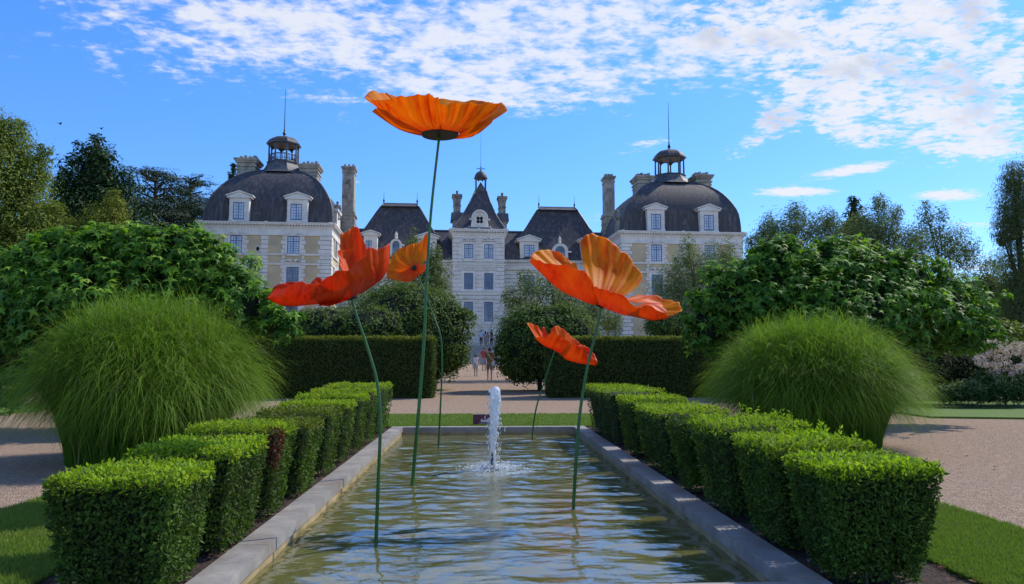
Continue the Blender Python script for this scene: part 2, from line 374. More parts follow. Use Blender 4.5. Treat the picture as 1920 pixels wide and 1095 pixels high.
    M['horn'] = mat_leaf('hornbeam_leaf', (.030, .054, .011), (.055, .092, .016), (.10, .145, .028), .24, rough=.6, spec=.2)
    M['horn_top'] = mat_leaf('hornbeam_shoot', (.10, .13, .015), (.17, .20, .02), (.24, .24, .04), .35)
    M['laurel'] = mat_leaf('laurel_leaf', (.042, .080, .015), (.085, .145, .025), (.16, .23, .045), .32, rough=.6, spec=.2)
    M['laurel_lit'] = mat_leaf('laurel_lit_leaf', (.10, .15, .025), (.17, .23, .04), (.26, .32, .07), .35)  # lighter copy for upper leaves of each clump, sunlight put into the colour
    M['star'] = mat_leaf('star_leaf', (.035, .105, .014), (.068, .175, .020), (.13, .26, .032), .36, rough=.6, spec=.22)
    M['star_lit'] = mat_leaf('star_lit_leaf', (.11, .25, .02), (.17, .34, .025), (.27, .43, .04), .40, rough=.6, spec=.22)  # star leaf as lit from above: brightness painted into the clump tops
    M['willow'] = mat_leaf('willow_leaf', (.09, .13, .055), (.165, .22, .09), (.28, .33, .16), .35)
    M['airy'] = mat_leaf('airy_leaf', (.055, .085, .022), (.11, .155, .04), (.20, .24, .08), .35)
    M['conifer'] = mat_leaf('conifer_needle', (.016, .042, .013), (.028, .065, .018), (.05, .10, .03), .12)
    M['cedar'] = mat_leaf('cedar_needle', (.026, .050, .028), (.045, .078, .044), (.08, .12, .066), .12)
    M['oak'] = mat_leaf('broadleaf', (.08, .125, .018), (.16, .22, .03), (.25, .31, .06), .38)
    M['yellow_tree'] = mat_leaf('yellow_green_leaf', (.11, .13, .014), (.17, .20, .022), (.25, .27, .035), .3)
    M['birch'] = mat_leaf('birch_leaf', (.06, .09, .035), (.115, .155, .06), (.20, .24, .10), .35)
    M['olive'] = mat_leaf('olive_brown_leaf', (.04, .045, .015), (.075, .08, .022), (.12, .12, .035), .2)
    M['plant'] = mat_leaf('border_leaf', (.025, .06, .015), (.05, .10, .025), (.10, .16, .06), .25)
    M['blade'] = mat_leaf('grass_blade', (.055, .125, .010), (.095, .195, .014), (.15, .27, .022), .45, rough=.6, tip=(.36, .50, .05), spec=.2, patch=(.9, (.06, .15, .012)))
    M['dry_blade'] = mat_leaf('dry_blade', (.18, .15, .05), (.28, .24, .09), (.36, .34, .15), .3)
    M['turf'] = mat_leaf('turf_blade', (.07, .15, .014), (.12, .22, .02), (.18, .27, .035), .35, tip=(.20, .28, .05), patch=(1.2, (.18, .19, .05)))
    M['bark'] = mat_noise('bark', (.03, .022, .016), (.09, .07, .05), 8, .95, .8, (1, 1, .3), dist=.03)
    M['bloom'] = mat_leaf('hydrangea_bloom', (.55, .32, .30), (.66, .50, .44), (.72, .66, .56), .2)
mats()
def obj1(a, name, mats_, label=None, cat=None, group=None, kind=None, parent=None, loc=None, **k):
    return tag(a.build(name, mats_, parent, loc=loc, **k), label, cat, group, kind)
# ------------------------------------------------------------------ ground, lawns, pool
PX0, PX1, PY0, PY1 = -1.65, 2.03, 4.86, 16.0     # water basin
CW = .235; OX0, OX1, OY0, OY1 = PX0 - CW, PX1 + CW, PY0 - CW, PY1 + CW
def sheet(xs, ys, dz, a, mat=0, hole=None):
    V = [(x, y, gz(y) + dz) for y in ys for x in xs]; nx = len(xs); F = []
    for j in range(len(ys) - 1):
        for i in range(nx - 1):
            if hole and xs[i] >= hole[0] - 1e-6 and xs[i + 1] <= hole[1] + 1e-6 and ys[j] >= hole[2] - 1e-6 and ys[j + 1] <= hole[3] + 1e-6: continue
            k = j * nx + i; F.append((k, k + 1, k + nx + 1, k + nx))
    a.polys(V, F, mat)
a = Acc(); sheet([-900, -60, -12, OX0, OX1, 12, 60, 900], [-60, OY0, OY1, 20, 27, 34, 41, 50, 60, 76, 300, 1500], 0, a, hole=(OX0, OX1, OY0, OY1))
obj1(a, 'ground', M['gravel'], kind='structure')
def lawn(name, x0, x1, y0, y1, h=.035):
    a = Acc(); n = 1
    a.box(x0, x1, y0, y1, -.05, h)
    return a
LAWNS = [(-4.66, -2.95, 1.5, 11.5), (3.32, 4.70, 1.5, 11.5), (-2.9, 3.35, 16.6, 20.4), (OX0, OX1, 1.5, OY0 - .01)]
for (x0, x1, y0, y1) in LAWNS:
    obj1(lawn('lawn', x0, x1, y0, y1), 'lawn', M['lawn'], kind='structure')
# beds of soil under the hedge rows
for (x0, x1) in ((-2.94, OX0 - .005), (OX1 + .005, 3.31)):
    a = Acc(); xs = np.linspace(x0, x1, 14); ys = np.linspace(2.0, 16.55, 160)
    V = [(x, y, .012 + .03 * mnoise.noise(Vector((x * 5, y * 5, 3))) + .02 * mnoise.noise(Vector((x * 17, y * 17, 0)))) for y in ys for x in xs]
    F = [(j * 14 + i, j * 14 + i + 1, (j + 1) * 14 + i + 1, (j + 1) * 14 + i) for j in range(159) for i in range(13)]
    a.polys(V, F); obj1(a, 'garden_soil', M['soil'], kind='structure', smooth=True)
# far lawns left and right
a = Acc(); a.prismz([(11.6, 18.8), (60, 8), (60, 26.5), (12.0, 26.5)], -.05, .05); obj1(a, 'lawn', M['lawn'], kind='structure')
a = Acc(); a.prismz([(-60, 18.5), (-13.2, 18.5), (-12.6, 26), (-60, 26)], -.05, .05); obj1(a, 'lawn', M['lawn'], kind='structure')
# grass blades
def turf(x0, x1, y0, y1, n, h=(.02, .05), z=.03, w=.0035):
    x = RNG.uniform(x0, x1, n); y = y0 + (y1 - y0) * RNG.random(n) ** 1.3; hh = RNG.uniform(h[0], h[1], n); an = RNG.uniform(0, 6.283, n)
    lean = RNG.normal(0, .35, (n, 2)); P = np.stack([x, y, np.full(n, z)], 1)
    w = w * (1 + y * .06)
    sd = np.stack([np.cos(an) * w, np.sin(an) * w, np.zeros(n)], 1); tip = P + np.stack([lean[:, 0] * hh, lean[:, 1] * hh, hh], 1)
    V = np.stack([P - sd, P + sd, tip], 1)
    A = np.tile(np.array([0, 0, 1.0]), n)
    return V.reshape(-1, 3), np.arange(3 * n), np.full(n, 3), A
a = Acc()
for (x0, x1, y0, y1, n) in ((-4.68, -2.93, 4.6, 9, 60000), (3.30, 4.72, 4.6, 9.5, 60000), (-2.9, 3.35, 16.6, 20.4, 26000)):
    V, L, S, A = turf(x0, x1, y0, y1, n); a.raw(V, L, S, 0, A)
V, L, S, A = turf(OX0, OX1, 4.35, OY0 + .015, 1500, (.04, .13), .0); a.raw(V, L, S, 0, A)
V, L, S, A = turf(-1.2, 2.2, 4.50, OY0 + .02, 160, (.10, .19), .0, .002); a.raw(V, L, S, 0, A)
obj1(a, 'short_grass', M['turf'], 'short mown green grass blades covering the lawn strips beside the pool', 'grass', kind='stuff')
# fallen leaves
a = Acc()
for i in range(260):
    x, y = random.choice([(random.uniform(-12, -4.8), random.uniform(7, 24)), (random.uniform(4.8, 14), random.uniform(6, 24)), (random.uniform(-6, 8), random.uniform(20.5, 28)), (random.uniform(3.4, 4.7), random.uniform(4.8, 9)), (random.uniform(2.3, 3.3), random.uniform(4.6, 5.6))])
    if 20.5 > y and -4.7 < x < 4.7 and not (3.3 < x or x < -3): z = .04
    else: z = .045 if abs(x) < 4.7 and y < 11 else .012
    P = np.array([[x, y, z]]); w = random.uniform(0, 6.28); a.leaves(P, np.array([[random.gauss(0, .3), random.gauss(0, .3), 1.0]]), np.array([[math.cos(w), math.sin(w), 0]]), np.array([random.uniform(.03, .075)]), 'leaf', 0)
obj1(a, 'fallen_leaves', M['hedge_dead'], 'small dry brown leaves scattered over the gravel and lawns', 'fallen leaves', kind='stuff')
# clover tufts on soil
# pool basin: a thing with coping slabs, inner walls, floor
pool = empty('pool_basin', (.225, 11, 0), 'long rectangular ornamental pool basin with a grey stone coping', 'pool')
def rel(a, name, m, **k):
    o = a.build(name, m, pool, **k); o.location = (-.225, -11, 0); return o
a = Acc(); g = .0015; TOP = .072
def slabs(x0, x1, y0, y1, along, n):
    for i in range(n):
        if along == 'y':
            s0, s1 = y0 + (y1 - y0) * i / n + g, y0 + (y1 - y0) * (i + 1) / n - g
            dz = random.uniform(-.0008, .0008); a.box(x0, x1, s0, s1, -.02, TOP + dz, 0, .003)
        else:
            s0, s1 = x0 + (x1 - x0) * i / n + g, x0 + (x1 - x0) * (i + 1) / n - g
            dz = random.uniform(-.0008, .0008); a.box(s0, s1, y0, y1, -.02, TOP + dz, 0, .003)
slabs(OX0, PX0 + .02, PY0, PY1, 'y', 10); slabs(PX1 - .02, OX1, PY0, PY1, 'y', 10)
slabs(OX0, OX1, OY0, PY0 - .0, 'x', 4); slabs(OX0, OX1, PY1, OY1, 'x', 4)
rel(a, 'coping', M['coping'])
a = Acc(); t = .12
a.box(PX0 - t, PX0, PY0 - t, PY1 + t, -.6, -.021); a.box(PX1, PX1 + t, PY0 - t, PY1 + t, -.6, -.021)
a.box(PX0, PX1, PY0 - t, PY0, -.6, -.021); a.box(PX0, PX1, PY1, PY1 + t, -.6, -.021)
rel(a, 'inner_wall', M['pool_wall'])
a = Acc(); a.box(PX0 - t, PX1 + t, PY0 - t, PY1 + t, -.66, -.601); rel(a, 'pool_floor', M['pool_floor'])
# water surface, really rippled
WZ = -.09; FX, FY = ony(925, 878, 10).x * 0, 0
fp = onz(925, 879, WZ); FX, FY = fp.x, fp.y
def wave(x, y):
    n = mnoise.noise
    wx = x + .25 * n(Vector((x * .9, y * .9, 5))); wy = y + .18 * n(Vector((x * 1.1, y * .9, 9)))
    h = .0125 * n(Vector((wx * 1.5, wy * 3.0, 1.3))) + .0085 * n(Vector((wx * 2.9, wy * 5.6, 7.1))) + .0032 * n(Vector((wx * 8, wy * 13, 2.2)))
    r = math.hypot(x - FX, y - FY)
    h += .006 * math.sin(r * 17.0 + 1.6 * n(Vector((x, y, 4)))) * math.exp(-r / 1.7) + .016 * math.exp(-(r / .55) ** 2) * n(Vector((x * 9, y * 9, 4))) + .008 * math.exp(-(r / 1.1) ** 2) * n(Vector((x * 19, y * 19, 8)))
    return h
xs = np.linspace(PX0 + .001, PX1 - .001, 150); ys = []
y = PY0 + .001
while y < PY1 - .001: ys.append(y); y += .022 + .002 * (y - 5)
ys.append(PY1 - .001)
V = [(x, y, WZ + wave(x, y)) for y in ys for x in xs]; nx = len(xs)
A = [min(1.0, 1.15 * math.exp(-(math.hypot(x - FX, (y - FY) * .8) / .55) ** 2)) for y in ys for x in xs]
F = [(j * nx + i, j * nx + i + 1, (j + 1) * nx + i + 1, (j + 1) * nx + i) for j in range(len(ys) - 1) for i in range(nx - 1)]
a = Acc(); a.polys(V, F, 0, A); obj1(a, 'water', M['water'], kind='structure', smooth=True)
# fountain jet
m, nt, b_, p, out = newmat('foam'); p.inputs['Base Color'].default_value = (.80, .85, .90, 1); p.inputs['Roughness'].default_value = .25
p.inputs['Subsurface Weight'].default_value = .0
tr_ = b_.n('ShaderNodeBsdfTranslucent'); tr_.inputs[0].default_value = (.85, .9, .95, 1); gl_ = b_.n('ShaderNodeBsdfGlass'); gl_.inputs['IOR'].default_value = 1.33; gl_.inputs['Roughness'].default_value = .05
nn = b_.noise(b_.scale(worldco(b_), (1, 1, .35)), 26, 4, .65); mx1 = b_.n('ShaderNodeMixShader'); mx1.inputs[0].default_value = .35
nt.links.new(p.outputs[0], mx1.inputs[1]); nt.links.new(tr_.outputs[0], mx1.inputs[2]); mx2 = b_.n('ShaderNodeMixShader')
nt.links.new(b_.ramp(nn, [(.50, (0, 0, 0)), (.64, (.65, .65, .65))]), mx2.inputs[0]); nt.links.new(mx1.outputs[0], mx2.inputs[1]); nt.links.new(gl_.outputs[0], mx2.inputs[2])
nt.links.new(mx2.outputs[0], out.inputs[0]); bump(b_, p, nn, .6, .02); M['foam'] = m
top = ony(928, 724, FY).z; HJ = top - WZ
jet = empty('water_jet', (FX, FY, WZ), 'foaming white water jet standing in the pool with a rounded head', 'fountain jet')
prof = [(0, .030), (.1, .034), (.25, .038), (.42, .046), (.55, .058), (.68, .068), (.80, .076), (.90, .078), (.96, .062), (.99, .035), (1.0, .006)]
a = Acc(); seg = 20; rows = 90; V = []; F = []
for j in range(rows + 1):
    t = j / rows
    for (t0, r0), (t1, r1) in zip(prof, prof[1:]):
        if t0 <= t <= t1: r = r0 + (r1 - r0) * (t - t0) / (t1 - t0)
    ox = .020 * t - .012 * math.sin(t * 5)
    for k in range(seg):
        w = 2 * math.pi * k / seg; q = Vector((math.cos(w) * 3, math.sin(w) * 3, t * 14))
        rough = (1 - t) * .62 + .20
        rr = r * (1 + rough * mnoise.noise(q) + .5 * rough * mnoise.noise(q * 2.7))
        V.append((ox + rr * math.cos(w), rr * math.sin(w), t * HJ))
for j in range(rows):
    for k in range(seg): F.append((j * seg + k, j * seg + (k + 1) % seg, (j + 1) * seg + (k + 1) % seg, (j + 1) * seg + k))
F.append(tuple(range(rows * seg, rows * seg + seg))); a.polys(V, F)
a.build('water_column', M['foam'], jet, smooth=True)
a = Acc()
for i in range(420):
    t = random.random() ** .8; w = random.uniform(0, 6.283); r = .05 + .035 * random.random() + .02 * (t > .5)
    if i % 3 == 0: r = .03 + abs(random.gauss(0, .07)); t *= .6
    s = random.uniform(.003, .009); a.sphere((.01 + r * math.cos(w) - (.02 if i % 2 else 0), r * math.sin(w), t * HJ * .97), s, 5, 4, 0, (1, 1, random.uniform(1, 3)))
for i in range(800):
    w = random.uniform(0, 6.283); r = abs(random.gauss(0, .22)) + .03; z = max(0, random.gauss(.03, .05)) * math.exp(-r * 2)
    a.sphere((r * math.cos(w), r * math.sin(w), z + .006), random.uniform(.003, .012), 5, 4, 0, (1.4, 1.4, .6))
a.build('droplets', M['foam'], jet, smooth=True)
a = Acc(); a.lathe([(.016, -.30), (.016, .20), (.010, .235)], -.018, -.045, 10); a.build('nozzle', M['iron'], jet, smooth=True, sharp=40)
# sign behind the pool
sp = ony(905, 797, 16.9); y0 = 16.90
sg = empty('information_sign', (sp.x, y0, 0), 'small burgundy sign with white castle emblem in the grass behind the pool', 'sign')
m, nt, b_, p, out = newmat('burgundy'); p.inputs['Base Color'].default_value = (.12, .016, .045, 1); p.inputs['Roughness'].default_value = .4; M['burg'] = m
m, nt, b_, p, out = newmat('white_print'); p.inputs['Base Color'].default_value = (.72, .68, .72, 1); p.inputs['Roughness'].default_value = .5; M['print'] = m
l = ony(887, 777, y0).x - sp.x; r = ony(936, 777, y0).x - sp.x; zt = ony(887, 777, y0).z; zb = .06
a = Acc(); a.box(l, r, 0, .02, zb, zt); a.build('panel', M['burg'], sg)
a = Acc(); a.box(l - .012, r + .012, -.003, .023, zt + .001, zt + .014); a.build('top_rim', M['stone'], sg)
def sx(px): return ony(px, 790, y0).x - sp.x
def sz(py): return ony(900, py, y0).z
a = Acc(); yy = -.004
pts = [(901.5, 791.5), (901.5, 787.3), (902, 786), (903.2, 785.2), (904.2, 786.2), (905, 787), (908, 787), (911.5, 787), (913.5, 786.5), (914.5, 784.2), (916.5, 783), (918.8, 783.4), (920, 785.4), (921, 787), (924, 787), (925.3, 785.8), (926.5, 787), (926.5, 791.5)]
pts = [(sx(u), sz(v)) for u, v in pts]
a.prism(pts, yy, -.001)
a.prism([(sx(908), sz(781)), (sx(908.7), sz(785.2)), (sx(909.5), sz(786)), (sx(910.3), sz(785.2)), (sx(911), sz(781))][::-1], yy, -.001)
a.box(sx(907.6), sx(911.4), yy, -.001, sz(780.6) , sz(780.1) )
x = 898.0
while x < 929:
    w = random.uniform(.35, .8); h = random.choice([.9, 1.3, .9, .9]); a.box(sx(x), sx(x + w), yy, -.001, sz(794.0), sz(794.0 - h)); x += w + random.choice([.35, .35, .9])
a.build('emblem', M['print'], sg)
for q in (l + .06, r - .06): a = Acc(); a.box(q - .015, q + .015, .022, .05, -.05, zt - .03); a.build('post', M['iron'], sg)
# ------------------------------------------------------------------ chateau
TH = math.radians(3.2); CO = Vector((0, 78, 1.04))
chat = empty('chateau', CO, 'pale stone chateau with two domed pavilions and a narrow central tower', 'castle', rz=TH)
_R = Matrix.Rotation(-TH, 3, 'Z')
def LP(u, v, ly):
    """pixel -> castle-local x, z on the plane local y = ly"""
    d = _R @ ray(u, v); o = _R @ (CAM - CO); t = (ly - o.y) / d.y
    return o.x + d.x * t, o.z + d.z * t
def LX(u, ly, v=450): return LP(u, v, ly)[0]
def LZ(v, ly, u=900): return LP(u, v, ly)[1]
def part(a, name, m, parent=chat, **k): return a.build(name, m, parent, **k)
def window(x0, x1, z0, z1, y, cols=4, rows=7, dark=False, arch=False, parent=chat, sur=None):
    """painted casement standing at y (front towards -y)"""
    a = Acc(); w = .055; d = .05
    a.box(x0, x0 + w * 1.5, y - d, y, z0, z1); a.box(x1 - w * 1.5, x1, y - d, y, z0, z1)
    xi0, xi1 = x0 + w * 1.5, x1 - w * 1.5
    a.box(xi0, xi1, y - d, y, z0, z0 + w * 2); a.box(xi0, xi1, y - d, y, z1 - w * 1.5, z1)
    xm = (x0 + x1) / 2; a.box(xm - w * .9, xm + w * .9, y - d - .012, y, z0 + w * 2, z1 - w * 1.5)
    zi0, zi1 = z0 + w * 2, z1 - w * 1.5
    for c in range(1, cols):
        if c * 2 == cols: continue
        x = xi0 + (xi1 - xi0) * c / cols; a.box(x - w * .38, x + w * .38, y - d * .7, y, zi0, zi1)
    for r in range(1, rows):
        z = zi0 + (zi1 - zi0) * r / rows; ww = w * (.38 if r != rows - 2 or rows < 6 else .9)
        for (p, q) in ((xi0, xm - w * .9), (xm + w * .9, xi1)): a.box(p, q, y - d * .62, y - .001, z - ww, z + ww)
    o = a.build('window', M['frame'], parent)
    g = Acc(); g.box(xi0, xi1, y - .016, y - .004, zi0, zi1); g.build('pane', M['pane_dark'] if dark else M['pane'], o)
    if sur: sur.build('surround', M['stone'], o)
    return o
def chain(a, x0, x1, z0, z1, y, h=.42, jag=.16, side='both', t=.09, gap=.065):
    """toothed rusticated stone chain"""
    n = max(1, round((z1 - z0) / h)); h = (z1 - z0) / n
    for i in range(n):
        j = jag if i % 2 else 0
        l = x0 + (j if side in ('both', 'left') else 0); r = x1 - (j if side in ('both', 'right') else 0)
        a.box(l, r, y - t, y, z0 + i * h + gap / 2, z0 + (i + 1) * h - gap / 2)
def chain_side(a, x, dx, y0, y1, z0, z1, h=.42, jag=.2, gap=.065):
    n = max(1, round((z1 - z0) / h)); h = (z1 - z0) / n
    for i in range(n):
        j = jag if i % 2 else 0
        a.box(min(x, x + dx), max(x, x + dx), y0, y1 - j, z0 + i * h + gap / 2, z0 + (i + 1) * h - gap / 2)
def surround(a, x0, x1, z0, z1, y, w=.24, t=.12):
    a.box(x0 - w, x0, y - t, y, z0 - w * .5, z1 + w); a.box(x1, x1 + w, y - t, y, z0 - w * .5, z1 + w)
    a.box(x0, x1, y - t, y, z1, z1 + w); a.box(x0, x1, y - t - .02, y, z0 - w * .8, z0)
def scroll_ped(a, xc, w, z, y, h=.5, t=.16):
    """broken curved pediment with two scrolls"""
    for s in (-1, 1):
        pts = []; n = 6
        for i in range(n + 1):
            q = i / n; pts.append((xc + s * (w / 2 - q * w * .36), z + h * (q ** .8) * .72))
        low = [(x, max(z, zz - .11)) for x, zz in pts[::-1]]
        P = pts + low
        if s < 0: P = P[::-1]
        a.prism(P[::-1], y - t, y)
        a.lathe_y(xc + s * w * .11, z + h * .42, h * .27, y - t, y) if False else None
        c = [(xc + s * w * .115 + h * .26 * math.cos(k * math.pi / 5), z + h * .38 + h * .26 * math.sin(k * math.pi / 5)) for k in range(10)]
        a.prism(c, y - t - .02, y)
    a.box(xc - w / 2, xc + w / 2, y - t, y, z - .09, z - .0)
def cornice(a, x0, x1, y0, y1, z, h=.62, out=.42, n=None):
    """stepped cornice round a block; z = top"""
    for (q, r, o) in ((1.0, .72, .12), (.72, .55, .20), (.38, .16, out * .85), (.16, 0, out)):
        a.box(x0 - o, x1 + o, y0 - o, y1 + o, z - h * q, z - h * r)
    d = .30; k = int((x1 - x0) / d)
    for i in range(k + 1):
        x = x0 + (x1 - x0) * i / k; a.box(x - .075, x + .075, y0 - out * .8, y0 - .1, z - h * .55, z - h * .385)
    k = int((y1 - y0) / d)
    for i in range(k + 1):
        yy = y0 + (y1 - y0) * i / k
        for (p, q) in ((x0 - out * .8, x0 - .1), (x1 + .1, x1 + out * .8)): a.box(p, q, yy - .075, yy + .075, z - h * .55, z - h * .385)
    for i in range(5):
        x = x0 + (x1 - x0) * (i + .02) / 4.04; a.box(x - .16, x + .16, y0 - out - .06, y0 - .2, z - h * .20, z + .06)
def ring_roof(a, rings, sub=8, mat=0, cap=True):
    """rings: (xc, yc, hx, hy, z) rectangles from eave to top"""
    V = []; F = []; n = 4 * sub
    for (xc, yc, hx, hy, z) in rings:
        for s in range(4):
            c = [(-1, -1), (1, -1), (1, 1), (-1, 1)]
            (ax, ay), (bx, by) = c[s], c[(s + 1) % 4]
            for k in range(sub):
                q = k / sub; V.append((xc + hx * (ax + (bx - ax) * q), yc + hy * (ay + (by - ay) * q), z))
    for j in range(len(rings) - 1):
        for k in range(n): F.append((j * n + k, j * n + (k + 1) % n, (j + 1) * n + (k + 1) % n, (j + 1) * n + k))
    if cap: F.append(tuple((len(rings) - 1) * n + k for k in range(n)))
    a.polys(V, F, mat)
def dormer(px0, px1, vt, vb, wx0, wx1, wt, wb, ly, arch=False, back=3.0, rows=5, win=True):
    """stone dormer on plane ly; pixel box"""
    x0, x1 = LX(px0, ly, vb), LX(px1, ly, vb); z1 = LZ(vt, ly, (px0 + px1) / 2); z0 = LZ(vb, ly, (px0 + px1) / 2)
    a0, a1 = LX(wx0, ly, vb), LX(wx1, ly, vb); w1, w0 = LZ(wt, ly, (px0 + px1) / 2), LZ(wb, ly, (px0 + px1) / 2)
    a = Acc(); xc = (x0 + x1) / 2; W = x1 - x0; ped = .20 * W; zc = z1 - ped
    s = .10 * W
    if not arch:
        a.box(x0 + s, a0, ly, ly + back, z0, zc - .14); a.box(a1, x1 - s, ly, ly + back, z0, zc - .14)
        a.box(a0, a1, ly, ly + back, w1, zc - .14); a.box(a0, a1, ly + .1, ly + back, z0, w1 - .01)
        a.box(x0 + s - .05, x1 - s + .05, ly - .1, ly - .001, z0 - .1, z0 + .02 if w0 - z0 < .2 else z0 + .1)
        a.box(x0, x1, ly - .16, ly + back, zc - .139, zc)
        a.prism([(x0 - .03, zc + .001), (x1 + .03, zc + .001), (xc, z1)], ly - .10, ly + back)
        a.prism([(x0 - .12, zc + .04), (x0 - .12, zc + .16), (xc, z1 + .14), (xc, z1 + .005)], ly - .2, ly + back)
        a.prism([(xc + .003, z1 + .005), (xc + .003, z1 + .14), (x1 + .12, zc + .16), (x1 + .12, zc + .04)], ly - .2, ly + back)
        for k in range(6):
            h = (w1 - z0) / 6
            for (p, q) in ((x0 + s, a0 - .12), (a1 + .12, x1 - s)): a.box(p + .02 * (k % 2), q - .02 * (k % 2), ly - .05, ly - .001, z0 + k * h + .02, z0 + (k + 1) * h - .03)
    else:
        r = W / 2 * .72; zc = z1 - r * 1.05; n = 12
        o = [(xc + r * math.cos(math.pi * k / n), zc + r * math.sin(math.pi * k / n)) for k in range(n + 1)]
        i_ = [(xc + r * .62 * math.cos(math.pi * k / n), zc + r * .62 * math.sin(math.pi * k / n)) for k in range(n, -1, -1)]
        P = [(xc + r, z0)] + o + [(xc - r, z0), (xc - r * .62, z0)] + i_ + [(xc + r * .62, z0)]
        a.prism(P[::-1][::-1], ly, ly + back)
        a.box(xc - r * 1.4, xc - r, ly - .12, ly + .5, zc - .2, zc); a.box(xc + r, xc + r * 1.4, ly - .12, ly + .5, zc - .2, zc)
        a.lathe([(.10, z1), (.22, z1 + .12), (.14, z1 + .3), (.2, z1 + .45), (.03, z1 + .85)], xc, ly + .3, 8)
    o = part(a, 'dormer', M['stone'])
    if win:
        if arch:
            a2 = Acc(); q = r * .6; n = 10
            a2.prism([(xc + q, z0), *[(xc + q * math.cos(math.pi * k / n), zc + q * math.sin(math.pi * k / n)) for k in range(n + 1)], (xc - q, z0)], ly + .2, ly + .24)
            a2.build('pane', M['pane_dark'], o)
            a3 = Acc(); a3.box(xc - .05, xc + .05, ly + .14, ly + .198, z0, zc + q * .98); a3.box(xc - q, xc + q, ly + .13, ly + .197, zc - .06, zc + .05); a3.build('frame', M['frame'], o)
        else: window(a0, a1, w0, w1 - .005, ly + .09, 4, rows)
    return o
def chimney(px0, px1, vt, vb, ly, depth, name='chimney', pots=4, m='chimney_stone', shaft=None, panel=True):
    x0, x1 = LX(px0, ly, vt), LX(px1, ly, vt); z1, z0 = LZ(vt, ly, px0), LZ(vb, ly, px0)
    a = Acc(); e = .12 * (x1 - x0) if shaft is None else shaft; W = x1 - x0
    a.box(x0 + e, x1 - e, ly + e, ly + depth - e, z0, z1 - .9)
    for (q0, q1, o) in ((.9, .72, .6), (.719, .45, 1.0), (.449, .25, .45), (.249, .12, .1), (.119, 0, -.1)):
        a.box(x0 + e * o, x1 - e * o, ly + e * o, ly + depth - e * o, z1 - q0, z1 - q1)
    if panel:
        a.box(x0 + e + .22, x1 - e - .22, ly + e - .05, ly + e - .001, z0 + .6, z1 - 1.3)
        a.box(x0 + e - .06, x1 - e + .06, ly + e - .06, ly + depth - e + .06, z1 - 1.25, z1 - 1.1)
    o = part(a, name, M[m])
    for i in range(pots):
        a = Acc()
        x = x0 + e + (W - 2 * e) * (i + .5) / pots; w = (W - 2 * e) / pots * .38
        a.box(x - w, x + w, ly + depth * .3, ly + depth * .7, z1 + .001, z1 + .42 + .1 * (i % 2), 0, .03)
        a.build('chimney_pot', M['old_stone'], o)
    return o
def lantern(px0, px1, vb, vt, vcap, vspire, yc, pcap0=None, n=8, spire_px=None):
    """octagonal open lantern: columns from vb to vt, cap to vcap, rod to vspire"""
    x0, x1 = LX(px0, yc, vb), LX(px1, yc, vb); xc = (x0 + x1) / 2; R = (x1 - x0) / 2 / .96
    z0, z1, z2 = LZ(vb, yc, px0), LZ(vt, yc, px0), LZ(vcap, yc, px0); z3 = LZ(vspire, yc, px0); rot = math.pi / 8
    a = Acc()
    a.lathe([(R * 1.02, z0 - .02), (R * 1.06, z0), (R * 1.06, z0 + .1), (R * .99, z0 + .12)], xc, yc, 8, rot=rot)
    for k in range(8):
        w = rot + k * math.pi / 4; a.lathe([(.13, z0 + .1), (.11, z0 + .3), (.09, z1 - .3), (.13, z1 - .05)], xc + R * .92 * math.cos(w), yc + R * .92 * math.sin(w), 6)
        # arches between the posts
        w2 = w + math.pi / 4; p = Vector((xc + R * .92 * math.cos(w), yc + R * .92 * math.sin(w), 0)); q = Vector((xc + R * .92 * math.cos(w2), yc + R * .92 * math.sin(w2), 0))
        H = z1 - z0; pts = []
        for i in range(9):
            s = i / 8; zz = z1 - .32 * H + .27 * H * math.sqrt(max(0, 1 - (2 * s - 1) ** 2)); c = p.lerp(q, s); pts.append((c.x, c.y, zz))
        V = pts + [(x, y, z1) for x, y, _ in pts]; F = [(i, i + 1, i + 10, i + 9) for i in range(8)]; a.polys(V, F)
        # balustrade
        for (za, zb) in ((z0 + .95, z0 + 1.07), (z0 + .18, z0 + .28)):
            if H > 2.2: a.tube([p + Vector((0, 0, za)), q + Vector((0, 0, za))], .06, 4)
        if H > 2.2:
            for i in range(1, 6):
                c = p.lerp(q, i / 6); a.lathe([(.03, z0 + .25), (.065, z0 + .45), (.03, z0 + .7), (.05, z0 + .95)], c.x, c.y, 5)
    a.lathe([(R * 1.0, z1 - .08), (R * 1.12, z1 - .02), (R * 1.12, z1 + .06), (R * 1.0, z1 + .08)], xc, yc, 8, rot=rot)
    o = part(a, 'lantern', M['lead'])
    a = Acc(); h = z2 - z1
    a.lathe([(R * 1.08, z1 + .061), (R * 1.03, z1 + h * .25), (R * .93, z1 + h * .5), (R * .72, z1 + h * .75), (R * .38, z1 + h * .93), (R * .1, z2), (.12, z2 + .15)], xc, yc, 8, rot=rot)
    a.build('lantern_roof', M['slate'], o)
    a = Acc(); a.lathe([(.16, z2), (.10, z2 + .2), (.22, z2 + .38), (.10, z2 + .6), (.055, z2 + 1.0), (.02, z3)], xc, yc, 6); a.build('spire', M['iron'], o)
    return xc, R, o
